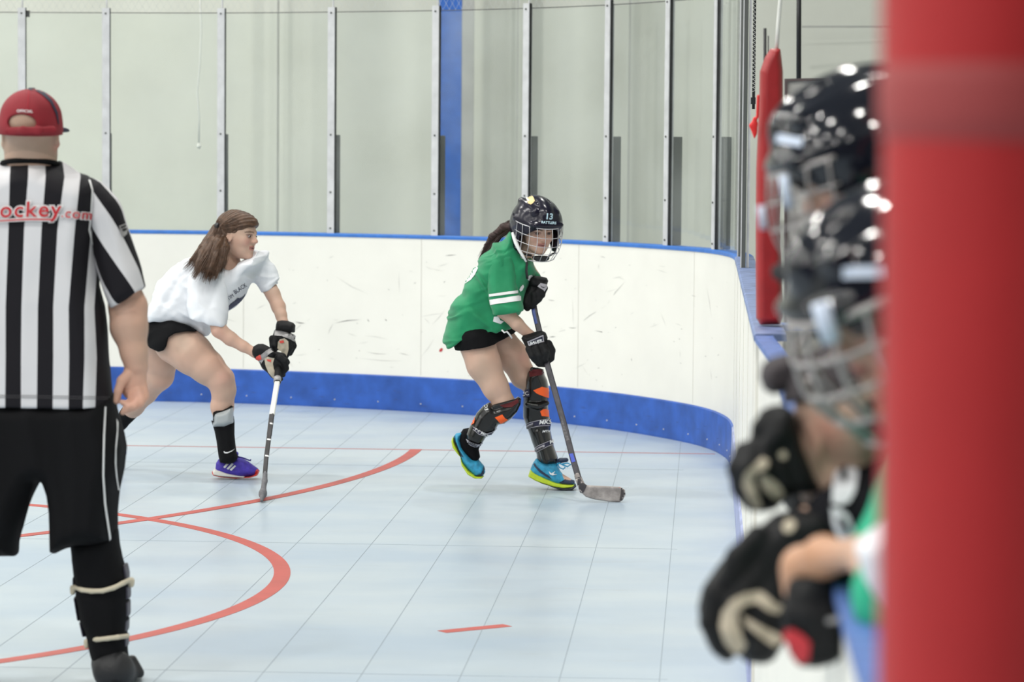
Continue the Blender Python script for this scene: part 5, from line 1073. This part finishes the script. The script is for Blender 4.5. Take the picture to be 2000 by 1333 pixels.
# legs: black sleeve, guard straps, shoe
S = SDF(YR, .004); S.poly([(136, 1050), (230, 1030), (234, 1065), (240, 1095), (250, 1127), (252, 1192), (248, 1241), (250, 1273), (252, 1300), (182, 1300), (176, 1281), (169, 1241), (156, 1212), (147, 1153), (142, 1101)], .0, .085, 36, .01)
leg = S.build('leg_sleeve', M_blackcloth, rp, folds=folds(.003, 10, 18, 0, 60), label='black leg sleeve')
M_gp = mat('guard_plate', (.022, .018, .035), .45)
for nm, pls in (('shin_guard', [[(241, 1102), (248, 1101), (252, 1120), (252, 1132), (244, 1132)], [(245, 1140), (254, 1140), (255, 1168), (246, 1170)], [(246, 1172), (254, 1172), (254, 1203), (246, 1203)], [(244, 1208), (252, 1208), (251, 1232), (243, 1232)], [(243, 1240), (251, 1238), (251, 1262), (244, 1262)], [(143, 1128), (148, 1120), (151, 1146), (144, 1148)], [(145, 1165), (151, 1163), (159, 1210), (153, 1213)], [(156, 1213), (163, 1212), (171, 1242), (163, 1243)]]),):
    for pl in pls: S = SDF(YR, .003); S.poly(pl, .01, .045, 3, .003, blur=1); S.build(nm, M_gp, rp, label='dark guard edge plate')
M_str2 = mat('guard_strap', (.56, .50, .38), .7)
for pts, tb in (([(146, 1147), (160, 1153), (178, 1155.5), (200, 1155), (222, 1149), (240, 1140), (252, 1134)], [(142, 1152, 256, 1138)]), ([(174, 1250), (190, 1250), (210, 1248), (230, 1245.5), (249, 1243)], [(169, 1257, 169, 1257)])):
    n = len(pts); xm = (pts[0][0] + pts[-1][0]) / 2; hw = (pts[-1][0] - pts[0][0]) / 2 + 1; ds = [-.088 * math.sqrt(max(0, 1 - ((p[0] - xm) / hw) ** 4)) - .004 for p in pts]
    S = SDF(YR, .003)
    for (a, da), (b, db) in zip(list(zip(pts, ds))[:-1], list(zip(pts, ds))[1:]): S.cone(S.P(a[0], a[1], da), S.P(b[0], b[1], db), .0075, .0075, .003, .8)
    for a in tb:
        S.cone(S.P(a[0], a[1] - 3, -.03), S.P(a[0], a[1] + 6, -.03), .009, .008, .003)
        if a[2] != a[0]: S.cone(S.P(a[2], a[3] - 3, -.02), S.P(a[2], a[3] + 4, -.02), .011, .01, .003)
    S.build('guard_strap', M_str2, rp, label='cream elastic strap')
S = SDF(YR, .004); S.limb([(212, 1296, -.02, 34), (222, 1310, -.05, 38), (245, 1325, .06, 32), (256, 1330, .12, 26)], .02); S.limb([(258, 1290, .03, 10), (272, 1315, .03, 10)], .015)
S.cut((0, 0, .012), (0, 0, -1)); rs1 = S.build('shoe', mat('shoe_black', (.012, .012, .014), .55, bump=.4, bscale=90), rp, label='black shoe')
S = SDF(YR, .004); S.limb([(-80, 1296, -.02, 34), (-80, 1316, -.04, 34), (-85, 1325, .1, 30)], .02); S.cut((0, 0, .012), (0, 0, -1)); S.build('shoe', rs1.data.materials[0], rp, label='black shoe')
for sh_, x in ((rs1, 232), (rp, -82)):
    S = SDF(YR, .004); a = wpt(x, 1335, YR); S.ell((a.x, YR + .03, .012), (.052, .15, .016)); S.cut((0, 0, .001), (0, 0, -1)); S.build('sole', M_sdark, sh_)
S = SDF(YR, .004); S.limb([(-62, 1075, .0, 50), (-70, 1180, .0, 46), (-78, 1290, .0, 34)], .02); S.build('leg_sleeve', M_blackcloth, rp)
# ================================================================== players leaning over the bench boards, close to the camera
M_jblack = mat('jersey_black', (.006, .006, .009), .8, .15); M_jwhite = mat('jersey_white', (.75, .76, .80), .8, .3); M_jgreen = mat('jersey_green', (.03, .42, .24), .75, .3)
M_capdark = mat('cap_charcoal', (.038, .030, .034), .85); M_label = mat('label_pale', (.62, .70, .85), .4)
M_gbeige2 = mat('palm_tan', (.50, .43, .33), .75)
def leaner(Y, O, fwd, up, label, trunk, legs_x, jm, arms, s=.225, collar=None, col=None):
    e = empty('person', Vector((wpt(legs_x, 900, Y).x, Y, 0)), label, 'person'); F = Frame(wpt(O[0], O[1], Y), fwd, up)
    S = SDF(Y, .005); head_sdf(S, F, s); nk = topx([F(-.02, 0, -.10)])[0]; nb = trunk[0]
    k = FPX / Y
    S.limb([(nk[0], nk[1], 0, .055 * k), (nb[0], nb[1], nb[2], .062 * k)], .03)
    S.limb([(nb[0], nb[1], nb[2], .07 * k)] + [(a, b, c, r * k * .9) for a, b, c, r in trunk[1:]], .04, .8)
    for A in arms: S.limb([(a, b, c, r * k) for a, b, c, r in A], .02)
    hx, hz = wpt(trunk[-1][0], trunk[-1][1], Y).x, wpt(trunk[-1][0], trunk[-1][1], Y).z; fx = wpt(legs_x, 900, Y).x
    for q in (-1, 1):
        S.cone((hx, Y + q * .10, hz), (fx, Y + q * .13, .48), .085, .06, .03); S.cone((fx, Y + q * .13, .48), (fx + .04, Y + q * .13, .09), .058, .04, .03); S.cone((fx + .04, Y + q * .13, .05), (fx - .12, Y + q * .13, .04), .04, .035, .02)
    b = S.build('body', M_skin, e, col=skincol([face_colour(F, s)] + (col or []))); eyes(F, e, s, (1, 0, -.3))
    S = SDF(Y, .005); S.limb([(a, b_, c, r * k) for a, b_, c, r in trunk[1:]], .05, .85)
    for A in arms: S.limb([(a, b_, c, (r + .022) * k) for a, b_, c, r in A[:2]], .04)
    S.limb([(nk[0], nk[1], 0, .07 * k), (nb[0], nb[1], nb[2] - .0, .055 * k)], .006, op='s')
    j = S.build('jersey', jm, e, folds=folds(.006, 9, 9, .4, 71))
    S = SDF(Y, .006)
    for q in (-1, 1): S.cone((hx, Y + q * .10, hz), (fx, Y + q * .13, .48), .11, .09, .03); S.cone((fx, Y + q * .13, .48), (fx + .03, Y + q * .13, .16), .085, .07, .03)
    S.build('trousers', M_blackcloth, e)
    for q in (-1, 1):
        S = SDF(Y, .005); S.cone((fx + .05, Y + q * .13, .045), (fx - .14, Y + q * .13, .04), .05, .042, .02); S.cone((fx + .04, Y + q * .13, .05), (fx + .04, Y + q * .13, .12), .05, .05, .02); S.cut((0, 0, .002), (0, 0, -1)); S.build('shoe', M_black, e)
    return e, F, j, b
def nglove(Y, e, outline, d, T, D, fingers, label, h=.004):
    S = SDF(Y, h); S.poly(outline, d, T, D, .008, blur=4)
    for f in fingers: S.limb(f, .008)
    return S.build('glove', M_gblack, e, label=label)

# furthest: black jersey, shiny helmet, face cage turned to the rink
Y1 = 4.78
p1, F1, j1, b1 = leaner(Y1, (1690, 338), (-.93, -.10, -.34), (-.30, 0, 1), 'player in black with shiny black caged helmet, highest head over the boards', [(1715, 470, .02, .09), (1790, 560, .05, .17), (1850, 760, .08, .165), (1880, 980, .08, .15)], 1900, M_jblack,
    [[(1760, 540, -.12, .06), (1770, 760, -.10, .05), (1700, 930, .0, .038), (1640, 960, .05, .035)], [(1800, 540, .22, .06), (1810, 780, .22, .05), (1720, 940, .16, .038), (1650, 965, .12, .035)]])
h1 = helmet(F1, Y1, p1, M_helmb, M_chrome, .0035, 1.12, wr=.0024, nlat=5, nlon=9, az=66); h1['label'] = 'shiny black helmet with pale labels'
decal('helmet_label', [[(1521, 262), (1571, 271), (1568, 289), (1519, 279)]], h1, M_label, h1, off=.004, step=8, label='pale label on the brow')
def clip(pts, Y, r, parent, m=M_label, label=None): return wtube('cage_clip', [wpt(x, y, Y) for x, y in pts], r, m, parent, 8, label)
clip([(1530, 342), (1536, 375), (1544, 406)], Y1 - .12, .0075, h1, label='pale strap label'); clip([(1486, 402), (1489, 425), (1492, 448)], Y1 - .05, .006, h1, label='pale strap label')
S = SDF(Y1, .004); S.limb([(1522, 532, -.02, 17), (1546, 540, -.04, 17)], .01); S.build('chin_cup', M_pad_in, h1, label='dark chin cup hanging below the cage')
for k_ in range(2):
    S = SDF(Y1, .004); S.cone(wpt(1640, 900, Y1) + Vector((0, .08 + .12 * k_, -.02)), wpt(1600, 985, Y1) + Vector((0, .08 + .12 * k_, 0)), .05, .045, .02)
    for q in range(4): S.cone(wpt(1612, 960, Y1) + Vector((0, .05 + .12 * k_ + .02 * q, 0)), wpt(1590, 1010, Y1) + Vector((0, .05 + .12 * k_ + .02 * q, 0)), .012, .011, .004)
    S.build('glove', M_gblack, p1, label='black glove resting on the rail behind the others')

# middle: charcoal cap, black jersey with white shoulder bars, two hanging gloves
Y2 = 4.42; k2 = FPX / Y2
p2, F2, j2, b2 = leaner(Y2, (1662, 832), (-.45, .88, -.18), (-.14, -.1, 1), 'person in charcoal cap and black jersey with white shoulder bars, bent lowest', [(1690, 955, .04, .08), (1748, 1000, .05, .15), (1850, 1080, .08, .15), (1880, 1200, .08, .14)], 1900, M_jblack,
    [[(1720, 1010, -.02, .055), (1655, 1015, -.02, .042), (1612, 962, -.02, .030), (1565, 890, -.02, .026)], [(1735, 1030, -.10, .055), (1650, 1040, -.11, .045), (1590, 1040, -.11, .035), (1500, 1120, -.11, .03)]], col=[spot(wpt(1608, 850, Y2 - .08), .035, (.75, .28, .2), .6)])
S = SDF(Y2, .004); M = F2.R(); S.ell(F2(-.01, 0, .04), (.112, .088, .085), M, .01); S.cut(F2(0, 0, .052), -np.array(F2.u)); S.cone(F2(.09, .03, .03), F2(.16, .03, .0), .03, .02, .01) if False else None
cap2 = S.build('cap', M_capdark, p2, label='charcoal cap')
S = SDF(Y2, .0035); S.poly([(1484, 738), (1488, 716), (1502, 702), (1522, 695), (1545, 690), (1575, 690), (1620, 700), (1640, 740), (1625, 765), (1585, 762), (1560, 760), (1542, 756), (1528, 766), (1508, 770), (1492, 762)], .05, .06, 18, .01); S.build('cap_bill', M_capdark, cap2, label='rounded dark bill')
decal('shoulder_bar', [[(1626, 985), (1628, 950), (1636, 915), (1650, 893), (1662, 890), (1675, 898), (1678, 930), (1670, 965), (1658, 985), (1640, 990)], [(1624, 995), (1640, 997), (1656, 1008), (1668, 1035), (1678, 1062), (1660, 1066), (1640, 1055), (1628, 1025)], [(1676, 882), (1690, 872), (1705, 876), (1702, 892), (1688, 900), (1680, 896)]], [j2], M_jwhite, j2, off=.004, step=8, label='white shoulder bars', maxgap=.12)
decal('shoulder_bar_slit', [[(1644, 925), (1655, 918), (1657, 935), (1650, 950), (1645, 945)], [(1636, 1015), (1645, 1012), (1658, 1035), (1655, 1045), (1644, 1035)]], [j2], M_jblack, j2, off=.009, step=8, maxgap=.12)
kk = lambda r: r
gA = nglove(Y2, p2, [(1479, 821), (1486, 804), (1505, 794), (1530, 791), (1549, 803), (1560, 835), (1566, 870), (1590, 930), (1608, 958), (1583, 962), (1552, 966), (1531, 974), (1514, 994), (1492, 999), (1465, 996), (1440, 978), (1427, 945), (1424, 915), (1433, 882), (1452, 864), (1474, 858)], -.03, .055, 24,
    [[(1450, 880, -.06, 17), (1438, 915, -.07, 17), (1446, 955, -.06, 15), (1466, 984, -.05, 13)], [(1470, 875, -.07, 17), (1462, 915, -.09, 16), (1470, 955, -.08, 14), (1486, 985, -.06, 12)], [(1492, 880, -.07, 17), (1492, 915, -.09, 16), (1502, 950, -.08, 14), (1512, 975, -.06, 12)], [(1515, 890, -.07, 16), (1520, 920, -.08, 15), (1530, 945, -.08, 13), (1536, 962, -.07, 11)], [(1535, 820, -.07, 14), (1520, 850, -.08, 15), (1500, 870, -.08, 14)], [(1500, 810, -.06, 14), (1485, 835, -.06, 15), (1478, 860, -.05, 14)]], 'black glove with tan palm, hanging left')
decal('tan_palm', [[(1478, 905), (1490, 895), (1500, 903), (1497, 916), (1478, 922), (1470, 935), (1476, 955), (1488, 988), (1476, 993), (1463, 975), (1453, 945), (1455, 925), (1465, 915)], [(1486, 925), (1500, 930), (1522, 948), (1532, 962), (1524, 972), (1512, 975), (1496, 958), (1484, 938)], [(1520, 888), (1527, 880), (1535, 884), (1537, 893), (1530, 899), (1522, 896)]], gA, M_gbeige2, gA, off=.003, step=8, label='tan palm and finger patches', maxgap=.1)
gB = nglove(Y2, p2, [(1560, 995), (1514, 1006), (1480, 1035), (1456, 1058), (1425, 1080), (1400, 1110), (1372, 1150), (1363, 1190), (1370, 1230), (1384, 1265), (1409, 1290), (1428, 1290), (1436, 1276), (1456, 1292), (1490, 1296), (1510, 1288), (1530, 1256), (1542, 1210), (1552, 1160), (1560, 1110), (1580, 1072), (1620, 1058), (1630, 1020), (1598, 996)], -.12, .06, 34,
    [[(1440, 1110, -.16, 27), (1400, 1160, -.17, 25), (1388, 1215, -.17, 22), (1408, 1265, -.16, 19)], [(1480, 1120, -.17, 26), (1440, 1180, -.19, 22), (1430, 1230, -.19, 18), (1440, 1262, -.17, 14)], [(1510, 1140, -.17, 24), (1490, 1190, -.19, 22), (1470, 1240, -.19, 20), (1478, 1275, -.17, 17)], [(1530, 1160, -.16, 22), (1525, 1210, -.18, 20), (1508, 1250, -.18, 18), (1498, 1275, -.17, 14)], [(1480, 1050, -.16, 24), (1440, 1090, -.18, 22), (1420, 1130, -.18, 18)]], 'large black glove with tan palm, hanging lowest')
decal('tan_palm', [[(1528, 1186), (1510, 1178), (1492, 1160), (1478, 1154), (1455, 1160), (1430, 1174), (1414, 1195), (1409, 1225), (1418, 1255), (1436, 1276), (1452, 1270), (1460, 1258), (1450, 1240), (1440, 1220), (1440, 1195), (1455, 1182), (1480, 1180), (1500, 1195), (1520, 1200)], [(1446, 1200), (1460, 1206), (1490, 1225), (1520, 1238), (1528, 1250), (1512, 1262), (1490, 1250), (1465, 1228), (1450, 1215)], [(1528, 1032), (1536, 1018), (1550, 1018), (1556, 1028), (1548, 1040), (1534, 1043)]], gB, M_gbeige2, gB, off=.003, step=8, label='tan palm patches', maxgap=.1)

# nearest: green jersey, navy helmet bowed towards the ice
Y3 = 4.08; k3 = FPX / Y3
p3, F3, j3, b3 = leaner(Y3, (1742, 592), (-.80, -.35, -.48), (-.48, -.2, .85), 'player in green jersey and caged helmet leaning on the boards beside the pillar', [(1850, 700, .06, .07), (1905, 900, .02, .12), (1795, 1165, -.02, .102), (1822, 1240, .0, .11), (1890, 1400, .0, .13)], 1940, M_jgreen,
    [[(1860, 1000, -.05, .055), (1772, 1165, -.48, .053), (1680, 1082, -.34, .020), (1610, 1088, -.20, .025), (1568, 1110, -.13, .026), (1572, 1150, -.13, .03)], [(1850, 1000, .16, .06), (1840, 1150, .18, .05), (1800, 1230, .10, .04), (1760, 1250, .05, .035)]], col=[spot(wpt(1600, 1095, Y3 - .2), .16, (.52, .25, .13), .85)])
h3 = helmet(F3, Y3, p3, M_helmb, M_chrome, .0035, 1.08, wr=.0042, nlat=4, nlon=8, az=80); h3['label'] = 'shiny navy helmet with pale labels'
decal('helmet_label', [[(1645, 522), (1725, 520), (1727, 543), (1647, 545)]], [h3, b3], M_label, h3, off=.004, step=8, label='pale brow label', maxgap=.2)
clip([(1602, 592), (1612, 630), (1626, 668)], Y3 - .16, .012, h3, label='pale strap label')
S = SDF(Y3, .004); S.poly([(1670, 1070), (1690, 1050), (1715, 1028), (1745, 1005), (1780, 1005), (1790, 1080), (1770, 1160), (1740, 1200), (1722, 1190), (1708, 1165), (1690, 1135)], -.54, .05, 22, .01); S.build('sleeve', M_jwhite, j3, label='white rolled sleeve')
gC = nglove(Y3, p3, [(1549, 1134), (1566, 1118), (1584, 1110), (1612, 1104), (1641, 1099), (1670, 1094), (1668, 1130), (1652, 1170), (1650, 1210), (1656, 1255), (1632, 1290), (1595, 1302), (1560, 1299), (1543, 1279), (1532, 1246), (1532, 1200), (1538, 1160)], -.13, .055, 26,
    [[(1560, 1150, -.17, 24), (1550, 1200, -.18, 22), (1556, 1250, -.17, 19), (1566, 1285, -.16, 14)], [(1590, 1150, -.18, 24), (1582, 1200, -.19, 22), (1588, 1250, -.18, 19), (1594, 1284, -.16, 15)], [(1620, 1150, -.17, 24), (1612, 1200, -.19, 22), (1618, 1245, -.18, 19), (1618, 1280, -.16, 14)], [(1644, 1140, -.15, 20), (1640, 1190, -.17, 19), (1640, 1240, -.16, 17), (1636, 1270, -.15, 13)], [(1640, 1110, -.17, 18), (1600, 1135, -.19, 18), (1575, 1165, -.19, 15)]], 'black glove with a red finger tip')
decal('red_tip', [[(1531, 1232), (1548, 1226), (1570, 1240), (1584, 1256), (1580, 1288), (1556, 1299), (1538, 1280)]], gC, mat('glove_red', (.55, .03, .04), .6), gC, off=.003, step=8, label='red patch')
wtube('glove_badge', [wpt(1628, 1205, Y3 - .2), wpt(1630, 1215, Y3 - .2)], .012, M_ggrey, gC)
